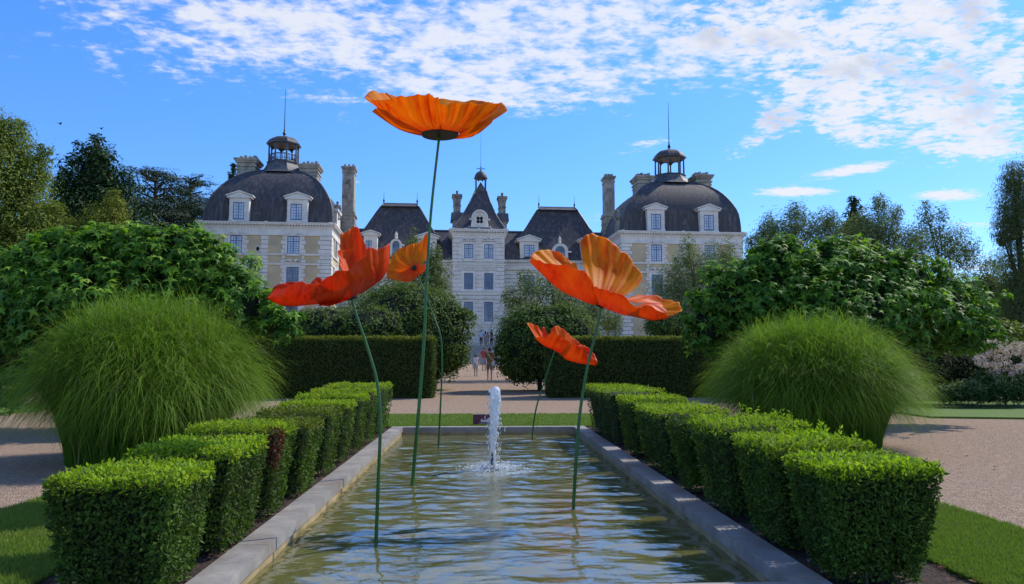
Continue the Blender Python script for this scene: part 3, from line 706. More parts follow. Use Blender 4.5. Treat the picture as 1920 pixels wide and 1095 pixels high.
def pavilion(P):
    """P: pixel description of a domed end pavilion"""
    wl, wr = P['wall']; x0, x1 = LX(wl, 0, 500), LX(wr, 0, 500); DEP = P.get('depth', 12.5)
    um = (wl + wr) / 2; Z = lambda v: LZ(v, 0, um)
    zt = Z(P['cornice']); zs = [Z(v) for v in P['strings']]; ztopwall = zt - .62
    a = Acc(); a.box(x0, x1, 0, DEP, -1.0, ztopwall + .05); part(a, 'pavilion_wall', M['render'])
    a = Acc(); cornice(a, x0, x1, 0, DEP, zt, .62, .45)
    a.box(x0 - .07, x1 + .07, -.07, DEP + .07, ztopwall - .62, ztopwall - .001)       # frieze
    a.box(x0 - .14, x1 + .14, -.14, DEP + .14, ztopwall - .72, ztopwall - .621); part(a, 'cornice', M['stone'])
    zf = ztopwall - .73
    a = Acc()
    for z in zs: a = Acc(); a.box(x0 - .12, x1 + .12, -.12, DEP + .12, z - .10, z + .08); part(a, 'string_course', M['stone'])
    levels = [zf] + [q for z in zs for q in (z + .09, z - .11)] + [-1.0]; qw = P.get('quoin', 1.35)
    for i in range(0, len(levels), 2):
        hi, lo = levels[i], levels[i + 1]
        if hi - lo < .3: continue
        CH = [Acc() for _ in range(7 + 2 * len(P['windows']))]
        chain(CH[0], x0, x0 + qw * .85, lo, hi, 0, .42, .22, 'right'); chain(CH[1], x1 - qw, x1, lo, hi, 0, .42, .22, 'left')
        for k_, (s, xx) in enumerate(((1, x1), (-1, x0))):
            chain_side(CH[1 - k_], xx, s * .07, -.07, 1.2, lo, hi); chain_side(CH[3 + k_], xx, s * .07, 4.6, 5.9, lo, hi)
        xm = LX(P['chain'], 0); chain(CH[2], xm - .37, xm + .37, lo, hi, 0, .42, .0)
        for k_, (p, q, *_r) in enumerate(P['windows']):
            wx0, wx1 = LX(p, 0), LX(q, 0)
            chain(CH[5 + 2 * k_], wx0 - .62, wx0 - .24, lo, hi, 0, .42, .14, 'left'); chain(CH[6 + 2 * k_], wx1 + .24, wx1 + .62, lo, hi, 0, .42, .14, 'right')
        for c_ in CH:
            if c_.n: part(c_, 'quoins', M['stone'])
    for (p, q, *_r) in P['windows']:
        wx0, wx1 = LX(p, 0), LX(q, 0); xc = (wx0 + wx1) / 2
        for i, (vt, vb) in enumerate(P['rows']):
            z1, z0 = Z(vt), Z(vb); a = Acc(); surround(a, wx0, wx1, z0, z1, 0, .24)
            pd = Acc()
            if i == 0: scroll_ped(pd, xc, 2.3, zf + .08, -.08, .38)
            elif i == 1: scroll_ped(pd, xc, 2.3, zs[1] + .16 if len(zs) > 1 else z1 + .3, -.01, .55)
            if pd.n: part(pd, 'pediment', M['stone'])
            window(wx0, wx1, z0, z1, -.012, 4, 7, dark=i > 0, sur=a)
    # windows on the inner side wall
    s = P['inner']; xx = x1 if s > 0 else x0
    for (vt, vb) in P['rows']:
        z1, z0 = Z(vt), Z(vb); a = Acc(); g = Acc()
        a.box(*sorted((xx, xx + s * .10)), 2.2, 2.45, z0, z1 + .2); a.box(*sorted((xx, xx + s * .10)), 3.75, 4.0, z0, z1 + .2); a.box(*sorted((xx, xx + s * .10)), 2.45, 3.75, z1, z1 + .2)
        g.box(*sorted((xx, xx + s * .03)), 2.45, 3.75, z0, z1 - .001)
        w_ = part(g, 'window', M['pane_dark']); a.build('surround', M['stone'], w_)
    # oculus
    ox, oz = LP(*P['oculus'], 0); a = Acc()
    ring = [(ox + .26 * math.cos(k * math.pi / 6), oz + .34 * math.sin(k * math.pi / 6)) for k in range(12)]; a.prism(ring, -.05, 0)
    o = part(a, 'oculus', M['stone']); g = Acc(); g.prism([(ox + .17 * math.cos(k * math.pi / 6), oz + .24 * math.sin(k * math.pi / 6)) for k in range(12)], -.06, -.051); g.build('opening', M['dark'], o)
    # dome
    xc = (x0 + x1) / 2; HX = (x1 - x0) / 2 + .02; yc = DEP / 2; HY = DEP / 2 - .45
    zb = zt + .02; ztop = P['dometop']; lx0, lx1 = LX(P['lan'][0], yc, P['lan'][2]), LX(P['lan'][1], yc, P['lan'][2]); LR = (lx1 - lx0) / 2; lxc = (lx0 + lx1) / 2
    zl = LZ(P['lan'][2], yc, P['lan'][0])
    zd = LZ(P['dometop'], yc, P['lan'][0])
    prof = [(1.01, 0), (1.0, .03), (.99, .12), (.975, .21), (.955, .31), (.92, .40), (.87, .49), (.81, .58), (.744, .665), (.67, .74), (.59, .805), (.48, .875), (.37, .925), (.28, .96)]
    rings = []
    for f, q in prof:
        rings.append((xc + (lxc - xc) * q, yc, HX * f, HY * f, zb + (zd - zb) * q))
    fl = Acc(); fl.lathe([(LR * 1.75, zd - .55), (LR * 1.42, zd - .22), (LR * 1.2, zd + (zl - zd) * .3), (LR * 1.10, zd + (zl - zd) * .7), (LR * 1.06, zl - .03)], lxc, yc, 8, rot=math.pi / 8)
    a = Acc(); ring_roof(a, rings, 10); rf = part(a, 'dome_roof', M['slate'], smooth=True, sharp=45)
    # lead hips
    for sx_, sy_ in ((1, -1), (-1, -1), (1, 1), (-1, 1)): a = Acc(); a.tube([(r[0] + sx_ * r[2], r[1] + sy_ * r[3], r[4] + .02) for r in rings], .09, 6); a.build('ridge', M['lead'], rf, smooth=True)
    fl.build('lantern_base', M['lead'], rf)
    lantern(*P['lan'][:2], P['lan'][2], P['lan'][3], P['lan'][4], P['lan'][5], yc)
    for d in P['dormers']: dormer(*d, ly=.02, back=3.8)
    sk = Acc(); x, z = LP(*P['sky'], 1.1); sk.box(x - .22, x + .22, .5, 1.6, z - .3, z + .25); sk.box(x - .3, x + .3, .42, 1.6, z + .251, z + .32); part(sk, 'skylight', M['lead'])
    for c in P['chim']: chimney(*c)
    return x0, x1, zt
LPAV = dict(wall=(374, 620), cornice=417, strings=(476.5, 494.5), chain=496.5, windows=[(432, 454.5), (539, 562)], inner=1,
            rows=[(442, 475.5), (500, 545), (572, 622)], oculus=(483.5, 466.5), dometop=322, lan=(503, 560, 308, 272, 256, 166),
            dormers=[(424.5, 471, 359.5, 412.5, 436, 457, 379, 411), (533, 581, 362, 414.5, 544, 565.5, 382, 412)], sky=(486, 399),
            chim=[(438, 483, 295, 345, 4.2, 3.0), (558, 599, 306, 350, 4.2, 3.0)])
RPAV = dict(wall=(1166, 1393), cornice=435, strings=(494, 511), chain=1279.5, windows=[(1220, 1240.5), (1320, 1339)], inner=-1,
            rows=[(459.5, 491), (515.5, 556), (583, 630)], oculus=(1266, 486), dometop=342, lan=(1229, 1282, 331, 297.5, 280.5, 191),
            dormers=[(1210, 1250.5, 382.5, 431, 1221, 1240, 401, 430), (1309, 1351.5, 384.5, 433.5, 1320.5, 1339, 403, 431.5)], sky=(1280, 418),
            chim=[(1193, 1228.5, 328, 380, 4.2, 3.0), (1303, 1339, 326, 375, 4.2, 3.0)])
lx0, lx1, lz = pavilion(LPAV); rx0, rx1, rz_ = pavilion(RPAV)
# tall slender chimneys beside the pavilions
for (p0, p1, vt, vm, vb, ly) in ((637.5, 665, 311, 396, 500, 8.6), (1134.5, 1156, 329, 398, 500, 8.6)):
    x0, x1 = LX(p0, ly, 400), LX(p1, ly, 400); z1, zm, z0 = LZ(vt, ly, p0), LZ(vm, ly, p0), LZ(vb, ly, p0)
    a = Acc(); e = .16
    a.box(x0 + e, x1 - e, ly + e, ly + 2.2 - e, zm, z1 - .75)
    for (q0, q1, o) in ((.75, .6, .6), (.599, .3, 0.9), (.299, .14, .3), (.139, 0, -.1)): a.box(x0 + e * o, x1 - e * o, ly + e * o, ly + 2.2 - e * o, z1 - q0, z1 - q1)
    a.box(x0 - .0, x1 + .0, ly, ly + 2.2, zm - .3, zm - .001); a.box(x0 - .09, x1 + .09, ly - .09, ly + 2.29, zm - .5, zm - .301)
    k = int((zm - .5 - z0) / .42); h = (zm - .5 - z0) / k
    for i in range(k): a.box(x0 + .03 * (i % 2), x1 - .03 * (i % 2), ly, ly + 2.2, z0 + i * h + .02, z0 + (i + 1) * h - .02)
    a.box(x0 + .06, x1 - .06, ly + .06, ly + 2.1, z0, zm - .5)
    a.box(x0 + e + .25, x1 - e - .25, ly + e - .04, ly + e - .001, zm + .4, z1 - 1.3)
    o = part(a, 'chimney', M['chimney_stone'])
    g = Acc(); g.box(x0 + e + .34, x1 - e - .34, ly + e - .055, ly + e - .041, zm + .6, z1 - 1.5)
    g.build('sunk_panel', M['old_stone'], o)
    for i in range(3):
        g = Acc(); x = x0 + .35 + (x1 - x0 - .7) * i / 2; g.box(x - .13, x + .13, ly + .7, ly + 1.4, z1 + .001, z1 + .4); g.build('chimney_pot', M['old_stone'], o)
# statue and urn on pavilion shoulders
def statue(u, v0, v1, ly, nm):
    x, z1 = LP(u, v1, ly); z0 = LZ(v0, ly, u); H = z1 - z0; a = Acc()
    a.lathe([(.16 * H, z0), (.15 * H, z0 + .12 * H), (.11 * H, z0 + .14 * H), (.15 * H, z0 + .3 * H), (.11 * H, z0 + .52 * H), (.15 * H, z0 + .66 * H), (.13 * H, z0 + .78 * H), (.05 * H, z0 + .84 * H), (.075 * H, z0 + .9 * H), (.06 * H, z0 + .97 * H), (.01, z1)], x, ly, 10, sx=1, sy=.8)
    a.tube([(x - .13 * H, ly, z0 + .76 * H), (x - .2 * H, ly - .1, z0 + .6 * H), (x - .1 * H, ly - .25, z0 + .5 * H)], [.05 * H, .045 * H, .035 * H], 6)
    a.tube([(x + .13 * H, ly, z0 + .76 * H), (x + .17 * H, ly - .05, z0 + .58 * H), (x + .12 * H, ly - .1, z0 + .42 * H)], [.05 * H, .045 * H, .035 * H], 6)
    part(a, nm, M['old_stone'], smooth=True)
statue(1158, 434, 392, .8, 'statue'); statue(633, 412, 377, 4.5, 'statue')
# side wall dormer stones near the left pavilion corner
a = Acc(); z0 = lz; a.box(lx1 - .5, lx1 + .05, 3.6, 6.2, z0, z0 + 2.0); a.box(lx1 - .5, lx1 + .2, 3.4, 6.4, z0 + 2.01, z0 + 2.3); part(a, 'dormer', M['stone'])
# ---- wings
WY = 8.0
def wing(xa, xb, ve, um):
    ze = LZ(ve, WY, um)
    a = Acc(); a.box(xa, xb, WY, WY + 9, -1, ze - .6); part(a, 'wing_wall', M['render'])
    a = Acc(); cornice(a, xa, xb, WY, WY + 9, ze, .6, .4); a.box(xa, xb, WY - .06, WY, ze - 1.15, ze - .601)
    for v in (500.5, 509): pass
    part(a, 'cornice', M['stone']); return ze
zeL = wing(lx1 - .5, LX(850, WY), 487, 760); zeR = wing(LX(944, WY), rx0 + .5, 489, 1050)
zz = LZ(505, WY, 760)
for (p, q) in ((640, 690), (700, 735), (750, 790), (828, 850), (945, 975), (1008, 1040), (1075, 1090), (1118, 1160)):
    a = Acc(); xa, xb = LX(p, WY), LX(q, WY); chain(a, xa, xb, -1, zeL - 1.16, WY, .45, .12); part(a, 'quoins', M['stone'])
for (p, q) in ((636, 850), (945, 1164)): a = Acc(); a.box(LX(p, WY), LX(q, WY), WY - .12, WY, LZ(505, WY), LZ(502.5, WY)); part(a, 'string_course', M['stone']); a = Acc(); a.box(LX(p, WY), LX(q, WY), WY - .12, WY, LZ(560, WY), LZ(557, WY)); part(a, 'string_course', M['stone'])
for (p, q) in ((694, 713), (792, 811), (981, 1001.5), (1095, 1112)):
    xa, xb = LX(p, WY), LX(q, WY)
    for i, (vt, vb) in enumerate(((516, 554), (576, 612))):
        z1, z0 = LZ(vt, WY, p), LZ(vb, WY, p); a = Acc(); surround(a, xa, xb, z0, z1, WY, .22)
        if i == 0: pd = Acc(); scroll_ped(pd, (xa + xb) / 2, 2.2, z1 + .45, WY - .01, .5); part(pd, 'pediment', M['stone'])
        window(xa, xb, z0, z1, WY - .012, 4, 8, dark=True, sur=a)
# low connecting roofs
for (p, q, v, ve_) in ((640, 850, 431, zeL), (944, 1160, 436, zeR)):
    xa, xb = LX(p, WY + 4, v), LX(q, WY + 4, v); zr = LZ(v, WY + 4, (p + q) / 2)
    a = Acc(); z0 = ve_ + .02
    V = [(xa, WY - .3, z0), (xb, WY - .3, z0), (xb, WY + 4.2, zr), (xa, WY + 4.2, zr), (xa, WY + 9.3, z0), (xb, WY + 9.3, z0)]
    a.polys(V, [(0, 1, 2, 3), (3, 2, 5, 4), (0, 3, 4), (1, 5, 2), (0, 4, 5, 1)])
    o = part(a, 'link_roof', M['slate']); g = Acc(); g.tube([(xa, WY + 4.2, zr + .02), (xb, WY + 4.2, zr + .02)], .12, 6); g.build('ridge', M['lead'], o)
# hipped wing roofs
def hip(pl, pr, ve_, rl, rr, vr, pl2, pr2):
    """eave pixels pl,pr, ridge rl,rr at row vr"""
    yf = WY - .45; yb = WY + 9.4; ym = WY + 3.6
    x0, x1 = LX(pl, yf, 480), LX(pr, yf, 480); r0, r1 = LX(rl, ym, vr), LX(rr, ym, vr); zr = LZ(vr, ym, (rl + rr) / 2); z0 = ve_ + .06
    rings = []
    for q in (0, .04, .2, .4, .6, .8, .93):
        s = q; fl = .04 * math.sin(math.pi * min(1, q * 1.2)) * 3
        xa = x0 + (r0 - x0) * s + fl; xb = x1 + (r1 - x1) * s - fl; ya = yf + (ym - yf) * s + fl * .5; yb_ = yb + (ym + 2 - yb) * s
        rings.append(((xa + xb) / 2, (ya + yb_) / 2, (xb - xa) / 2, (yb_ - ya) / 2, z0 + (zr - z0) * q))
    xa, xb = rings[-1][0] - rings[-1][2], rings[-1][0] + rings[-1][2]
    rings.append(((r0 + r1) / 2, ym + .6, (r1 - r0) / 2 + .1, 1.3, z0 + (zr - z0) * .93 + .04)); rings.append(((r0 + r1) / 2, ym + .6, (r1 - r0) / 2, .35, zr))
    a = Acc(); ring_roof(a, rings, 6); o = part(a, 'hipped_roof', M['slate'])
    for s in (-1, 1): g = Acc(); g.tube([(r[0] + s * r[2], r[1] - r[3], r[4] + .02) for r in rings], .08, 6); g.build('ridge', M['lead'], o)
    g = Acc(); g.tube([(r0, ym + .6, zr + .06), (r1, ym + .6, zr + .06)], .12, 6); g.build('ridge', M['lead'], o)
    for x in (r0, r1):
        g = Acc(); g.lathe([(.12, zr), (.06, zr + .25), (.12, zr + .45), (.03, zr + .7), (.01, zr + 1.6)], x, ym + .6, 6); g.build('finial', M['iron'], o)
hip(640, 848, zeL, 719, 782, 381.5, 0, 0); hip(946, 1150, zeR, 1011.5, 1078.5, 388.5, 0, 0)
for (q, *r) in ((False, 678, 710, 433, 486, 685, 696.5, 451, 484), (True, 727, 757, 447, 486, 735, 750, 457, 480), (False, 779, 823, 437, 486, 790, 810, 456, 485),
                (False, 971, 1014, 442, 487, 983, 1002, 459, 486), (True, 1030, 1071, 455, 487, 1040, 1060, 463, 482), (False, 1086, 1128, 443, 487, 1096, 1116, 460, 486)):
    dormer(*r, ly=WY - .3, arch=q, back=3.5)
# ---- central tower
TY = 6.0; tx0, tx1 = LX(849, TY), LX(946, TY); TD = 7.5; zt = LZ(430, TY); zb = -1
a = Acc(); a.box(tx0 + .05, tx1 - .05, TY + .05, TY + TD, -1, zt - .6); part(a, 'tower_wall', M['stone'])
a = Acc(); cornice(a, tx0, tx1, TY, TY + TD, zt, .75, .45); a.box(tx0 - .06, tx1 + .06, TY - .06, TY + TD, zt - 1.0, zt - .76)
part(a, 'cornice', M['stone'])
for v in (489, 495.5, 545.5, 552, 607.5): a = Acc(); z = LZ(v, TY); a.box(tx0 - .14, tx1 + .14, TY - .16, TY + TD, z - .08, z + .08); part(a, 'string_course', M['stone'])
cols = [(870.5, 887.5), (908, 925)]; rows = [(458, 485), (512, 543), (566, 603)]
a = Acc(); hz = .46; n = int((zt - 1.0 - (-1)) / hz)
wins = [(LX(p, TY), LX(q, TY), LZ(vb, TY, 900), LZ(vt, TY, 900)) for (p, q) in cols for (vt, vb) in rows]
for i in range(n):
    z0, z1 = -1 + i * hz + .035, -1 + (i + 1) * hz - .035
    cuts = [(w[0] - .22, w[1] + .22) for w in wins if w[2] - .2 < z1 and w[3] + .22 > z0]
    cuts = sorted(set(cuts)); x = tx0
    for (c0, c1) in cuts + [(tx1, tx1)]:
        if c0 - x > .1:
            if i % 2: xm = (x + c0) / 2; a.box(x, xm - .015, TY - .05, TY + .3, z0, z1); a.box(xm + .015, c0, TY - .05, TY + .3, z0, z1)
            else: a.box(x, c0, TY - .05, TY + .3, z0, z1)
        x = c1
    for s, xx in ((1, tx1), (-1, tx0)): a.box(*sorted((xx - .04 * s, xx + .03 * s)), TY + .301, TY + TD, z0, z1)
part(a, 'rusticated_stone', M['stone'])
for w in wins: a = Acc(); surround(a, *w, TY + .04, .22, .16); window(w[0], w[1], w[2], w[3], TY + .03, 4, 7, dark=w[3] < LZ(500, TY), sur=a)
for (p, q) in cols:
    xc = (LX(p, TY) + LX(q, TY)) / 2
    for v in (450.5, 504.5, 560): a = Acc(); scroll_ped(a, xc, 2.05, LZ(v, TY), TY - .02, .42); part(a, 'pediment', M['stone'])
# tower roof
yc = TY + TD / 2; xc = (tx0 + tx1) / 2; zr0 = zt + .03; zr1 = LZ(360, yc); hw = (tx1 - tx0) / 2
r1 = (LX(911.5, yc, 360) - LX(891, yc, 360)) / 2; xr = (LX(911.5, yc, 360) + LX(891, yc, 360)) / 2
rings = []
for q in (0, .06, .15, .3, .5, .7, .88, 1):
    f = (1 - q) - .10 * math.sin(math.pi * q) ; w = r1 + (hw + .1 - r1) * f
    rings.append((xc + (xr - xc) * q, yc, w, r1 + (TD / 2 - .05 - r1) * f, zr0 + (zr1 - zr0) * q))
a = Acc(); ring_roof(a, rings, 6); o = part(a, 'tower_roof', M['slate'], smooth=True, sharp=40)
for sx_, sy_ in ((1, -1), (-1, -1)): g = Acc(); g.tube([(r[0] + sx_ * r[2], r[1] + sy_ * r[3], r[4] + .02) for r in rings], .09, 6); g.build('ridge', M['lead'], o, smooth=True)
a = Acc(); zq = LZ(341, yc)
a.polys([(xr - r1, yc - r1, zr1), (xr + r1, yc - r1, zr1), (xr + r1, yc + r1, zr1), (xr - r1, yc + r1, zr1), (xr, yc, zq)], [(0, 1, 4), (1, 2, 4), (2, 3, 4), (3, 0, 4)])
z1 = LZ(335, yc); z2 = LZ(321, yc)
for (dx, dy) in ((-1, -1), (1, -1), (-1, 1), (1, 1)): a.box(xr + dx * r1 * .86 - .07, xr + dx * r1 * .86 + .07, yc + dy * r1 * .86 - .07, yc + dy * r1 * .86 + .07, zr1, z1)
for k in range(8):
    w = k * math.pi / 4 + math.pi / 8; w2 = w + math.pi / 4; p = Vector((xr + r1 * math.cos(w), yc + r1 * math.sin(w), 0)); q = Vector((xr + r1 * math.cos(w2), yc + r1 * math.sin(w2), 0))
    pts = [tuple(p.lerp(q, i / 6).to_2d()) + (z1 - .28 + .22 * math.sqrt(max(0, 1 - (i / 3 - 1) ** 2)),) for i in range(7)]
    a.polys(pts + [(x, y, z1) for x, y, _ in pts], [(i, i + 1, i + 8, i + 7) for i in range(6)])
lo = part(a, 'lantern', M['lead'])
a = Acc(); h = z2 - z1; R = r1 * 1.15
a.lathe([(R * 1.1, z1 - .02), (R * 1.1, z1 + .08), (R, z1 + .1), (R * .96, z1 + h * .35), (R * .8, z1 + h * .65), (R * .5, z1 + h * .88), (R * .15, z2), (.04, z2 + .2)], xr, yc, 12); a.build('lantern_roof', M['slate'], lo, smooth=True, sharp=40)
a = Acc(); zc_ = LZ(316.5, yc); zm = LZ(246, yc)
a.lathe([(.05, z2), (.035, zc_), (.02, zc_ + 1), (.012, zm)], xr, yc, 6); a.tube([(xr - .47, yc, zc_), (xr + .47, yc, zc_)], .035, 6)
for (s1, s2) in ((1, 1), (1, -1), (-1, -1), (-1, 1)): a.tube([(xr + s1 * .22, yc, zc_), (xr, yc, zc_ + s2 * .25)], .022, 5)
for s in (-1, 1): a.sphere((xr + s * .47, yc, zc_), .07, 6, 4)
a.build('spire', M['iron'], lo)
# oeil-de-boeuf
y0 = TY + .25; ox, oz = LP(899.5, 412.5, y0); Rr = LX(914, y0, 412) - LX(899.5, y0, 412)
a = Acc(); n = 16
P = [(ox + Rr * 1.22, oz - Rr * 1.15)] + [(ox + Rr * math.cos(math.pi * k / n), oz + .1 + Rr * 1.12 * math.sin(math.pi * k / n)) for k in range(n + 1)] + [(ox - Rr * 1.22, oz - Rr * 1.15)]
a.prism(P, y0, y0 + 2.4)
P = [(ox + Rr * 1.1 * math.cos(math.pi * k / n), oz + .12 + Rr * 1.2 * math.sin(math.pi * k / n)) for k in range(n + 1)]; P += [(ox + Rr * .93 * math.cos(math.pi * k / n), oz + .12 + Rr * 1.03 * math.sin(math.pi * k / n)) for k in range(n, -1, -1)]
a.prism(P, y0 - .2, y0 - .002)
for s in (-1, 1): a.box(*sorted((ox + s * Rr * .95, ox + s * Rr * 1.35)), y0 - .2, y0 + .3, oz + .0, oz + .118); a.sphere((ox + s * Rr * 1.38, y0 + .1, oz - Rr * .95), .14, 8, 6)
P = [(ox + Rr * .62 * math.cos(math.pi * k / n), oz + Rr * .62 * math.sin(math.pi * k / n)) for k in range(2 * n)]
for k in range(2 * n):
    p, q = P[k], P[(k + 1) % (2 * n)]; a.prism([(p[0] , p[1]), (ox + (p[0] - ox) * 1.2, oz + (p[1] - oz) * 1.2), (ox + (q[0] - ox) * 1.2, oz + (q[1] - oz) * 1.2), (q[0], q[1])][::-1], y0 - .1, y0 - .001)
o = part(a, 'round_dormer', M['stone'])
g = Acc(); g.prism([(ox + Rr * .64 * math.cos(math.pi * k / n), oz + Rr * .64 * math.sin(math.pi * k / n)) for k in range(2 * n)], y0 - .012, y0 - .003); pn = g.build('round_window', M['stone'], o)
g = Acc()
for k in range(4):
    w = math.pi / 4 + k * math.pi / 2; cx_, cz_ = ox + Rr * .30 * math.cos(w), oz + Rr * .30 * math.sin(w)
    g.prism([(cx_ + Rr * .22 * math.cos(t * math.pi / 6), cz_ + Rr * .22 * math.sin(t * math.pi / 6)) for t in range(12)], y0 - .02, y0 - .013)
g.build('pane', M['dark'], o)
# tower chimneys
for (p0, p1, vt) in ((847.5, 867, 364.5), (933, 951.5, 366.5)):
    ly = TY + 2.5; x0, x1 = LX(p0, ly, vt), LX(p1, ly, vt); z1 = LZ(vt, ly); zm = LZ(400, ly); z0 = LZ(432, ly); e = .2; xc_ = (x0 + x1) / 2
    a = Acc()
    a.box(x0 + e, x1 - e, ly + e, ly + 1.4, zm, z1 - .8); a.box(x0, x1, ly, ly + 1.6, z1 - .25, z1); a.box(x0 + .1, x1 - .1, ly + .1, ly + 1.5, z1 - .5, z1 - .251); a.box(x0 + .16, x1 - .16, ly + .16, ly + 1.45, z1 - .8, z1 - .501)
    a.box(x0 + e - .05, x1 - e + .05, ly + e - .05, ly + 1.45, z1 - 1.35, z1 - 1.25); a.box(xc_ - .13, xc_ + .13, ly + .5, ly + .9, z1 + .001, z1 + .5)
    a.box(x0 + .1, x1 - .1, ly - .2, ly + 1.8, z0, zm - .9)
    o = part(a, 'chimney', M['old_stone']); g = Acc(); g.box(x0 - .15, x1 + .15, ly - .4, ly + 2, zm - .899, zm - .001, 0, .08); g.build('chimney_base', M['lead'], o)
# terrace and steps
sy = 78.4 - 78; z_t = LZ(648, TY - 3)
a = Acc(); X0, X1 = LX(838, TY - 4, 650), LX(975, TY - 4, 650); nst = 12; zt_ = z_t
for i in range(nst):
    y0 = TY - 3.9 - .38 * (nst - 1 - i); a.box(X0 - .0 * i, X1 + .0 * i, y0, TY - .2 + .001 * i, -.3 + .0 , zt_ * (i + 1) / nst - .05); a.box(X0 - .02, X1 + .02, y0 - .04, TY - .19 + .001 * i, zt_ * (i + 1) / nst - .049, zt_ * (i + 1) / nst)
part(a, 'steps', M['steps'])
# ------------------------------------------------------------------ vegetation
def unit(n):
    v = RNG.normal(size=(n, 3)); return v / np.linalg.norm(v, axis=1, keepdims=True)
# ---- clipped hedges as leaf shells round a dark core
def hedge(x0, x1, y0, y1, h, nleaf, size, inset=.0, top=1, side=0, dead=None, tmpl='leaf', zb=.10, bulge=.012, faces='fblrt', toprag=.03, loc=None, gz0=0.0):
    """x0..x1,y0..y1 at the top; sides drawn in towards the foot by inset"""
    a = Acc(); W, D = x1 - x0, y1 - y0
    c = .05 + size * .5
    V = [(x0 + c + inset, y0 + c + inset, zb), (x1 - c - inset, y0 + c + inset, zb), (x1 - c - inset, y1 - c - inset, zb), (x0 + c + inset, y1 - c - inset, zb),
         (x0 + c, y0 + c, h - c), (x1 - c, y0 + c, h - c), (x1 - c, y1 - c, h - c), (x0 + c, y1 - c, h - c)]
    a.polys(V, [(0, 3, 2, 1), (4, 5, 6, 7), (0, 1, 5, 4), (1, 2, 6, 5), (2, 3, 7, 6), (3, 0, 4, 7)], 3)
    # trunks
    for k in range(max(2, int(W * 3))):
        xx = x0 + W * (.2 + .6 * random.random()); yy = y0 + D * (.2 + .6 * random.random()); a.tube([(xx, yy, -.02), (xx + random.uniform(-.05, .05), yy, zb + .1)], .012, 5, 4)
    A = {'f': W * h, 'b': W * h, 'l': D * h, 'r': D * h, 't': W * D * 1.5}; tot = sum(A[f] for f in faces)
    for f in faces:
        n = int(nleaf * A[f] / tot)
        p, q = RNG.random(n), RNG.random(n)
        depth = np.abs(RNG.normal(0, 1, n)) * size * .75 - size * .35
        if f == 't':
            P = np.stack([x0 + W * p, y0 + D * q, h - depth], 1); Nn = np.tile([0, 0, 1.0], (n, 1))
        else:
            z = zb - .03 + (h - zb + .03) * q; k = (1 - (z - zb) / (h - zb)) * inset
            z = z + RNG.normal(0, .02, n) * (q < .1)
            if f == 'f': P = np.stack([x0 + k + (W - 2 * k) * p, y0 + k + depth, z], 1); Nn = np.tile([0, -1.0, 0], (n, 1))
            if f == 'b': P = np.stack([x0 + k + (W - 2 * k) * p, y1 - k - depth, z], 1); Nn = np.tile([0, 1.0, 0], (n, 1))
            if f == 'l': P = np.stack([x0 + k + depth, y0 + k + (D - 2 * k) * p, z], 1); Nn = np.tile([-1.0, 0, 0], (n, 1))
            if f == 'r': P = np.stack([x1 - k - depth, y0 + k + (D - 2 * k) * p, z], 1); Nn = np.tile([1.0, 0, 0], (n, 1))
        # rounded arrises and lumps
        fx = np.minimum(P[:, 0] - x0, x1 - P[:, 0]); fy = np.minimum(P[:, 1] - y0, y1 - P[:, 1]); fz = h - P[:, 2]
        rr = .025
        e1 = np.clip(rr - fx, 0, rr); e2 = np.clip(rr - fy, 0, rr); e3 = np.clip(rr - fz, 0, rr)
        P[:, 0] += np.sign((x0 + x1) / 2 - P[:, 0]) * (e2 + e3) * .35 * (e1 > 0); P[:, 1] += np.sign((y0 + y1) / 2 - P[:, 1]) * (e1 + e3) * .35 * (e2 > 0); P[:, 2] -= (e1 + e2) * .4 * (e3 > 0)
        lump = bulge * (np.sin(P[:, 0] * 7 + y0 * 3) * np.sin(P[:, 1] * 6.1 + x0) + np.sin(P[:, 2] * 9 + y0) * .7); P += Nn * lump[:, None]
        Dn = unit(n) * .8 + np.array([0, 0, .75]) * (1.0 if f == 't' else .35) + Nn * .5
        NN = Nn * .7 + unit(n) * .75
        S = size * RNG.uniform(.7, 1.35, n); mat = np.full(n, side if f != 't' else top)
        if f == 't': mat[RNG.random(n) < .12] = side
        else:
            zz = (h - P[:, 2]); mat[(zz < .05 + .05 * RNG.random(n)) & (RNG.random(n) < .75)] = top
        if dead is not None:
            dd = np.linalg.norm((P - np.array(dead[:3])) / np.array(dead[3:6]), axis=1); mat[dd < 1 + .2 * RNG.normal(size=n)] = 5
        if f == 't': P[:, 2] += np.clip(RNG.normal(0, 1, n), -1, 2.2) * toprag * .5
        a.leaves(P, NN, Dn, S, tmpl, mat)
    return a
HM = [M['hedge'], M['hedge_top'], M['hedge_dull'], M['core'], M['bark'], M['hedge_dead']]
EXL = -1.84; EXR = 2.22
# (back-corner distances measured along the pool)
def Yl(u, x): # distance at which a vertical edge at x shows in column u (top of hedge)
    d = ray(u, 800); return x * d.y / d.x
LBL = ['nearest hedge block left of the pool with bright shaggy top', 'second hedge block from the front, left of the pool', 'third block left of the pool with dead red-brown leaves', 'fourth block from the front left of the pool, dull top',
       'fifth block from the front left of the pool, olive top', 'sixth block from the front in the left hedge row', 'third block from the far end in the left row', 'second block from the far end in the left row', 'farthest and tallest hedge block left of the pool']
LBR = ['nearest and largest hedge block right of the pool, yellow-green top', 'second block from the front right of the pool with loose shoots', 'third block from the front right of the pool, ragged top', 'low dark hedge block in the middle of the right row',
       'fifth block from the front right of the pool, flat top', 'narrow second-farthest hedge block right of the pool', 'farthest long hedge block right of the pool']
ords = ['nearest', 'second', 'third', 'fourth', 'fifth', 'sixth', 'seventh', 'eighth', 'farthest']
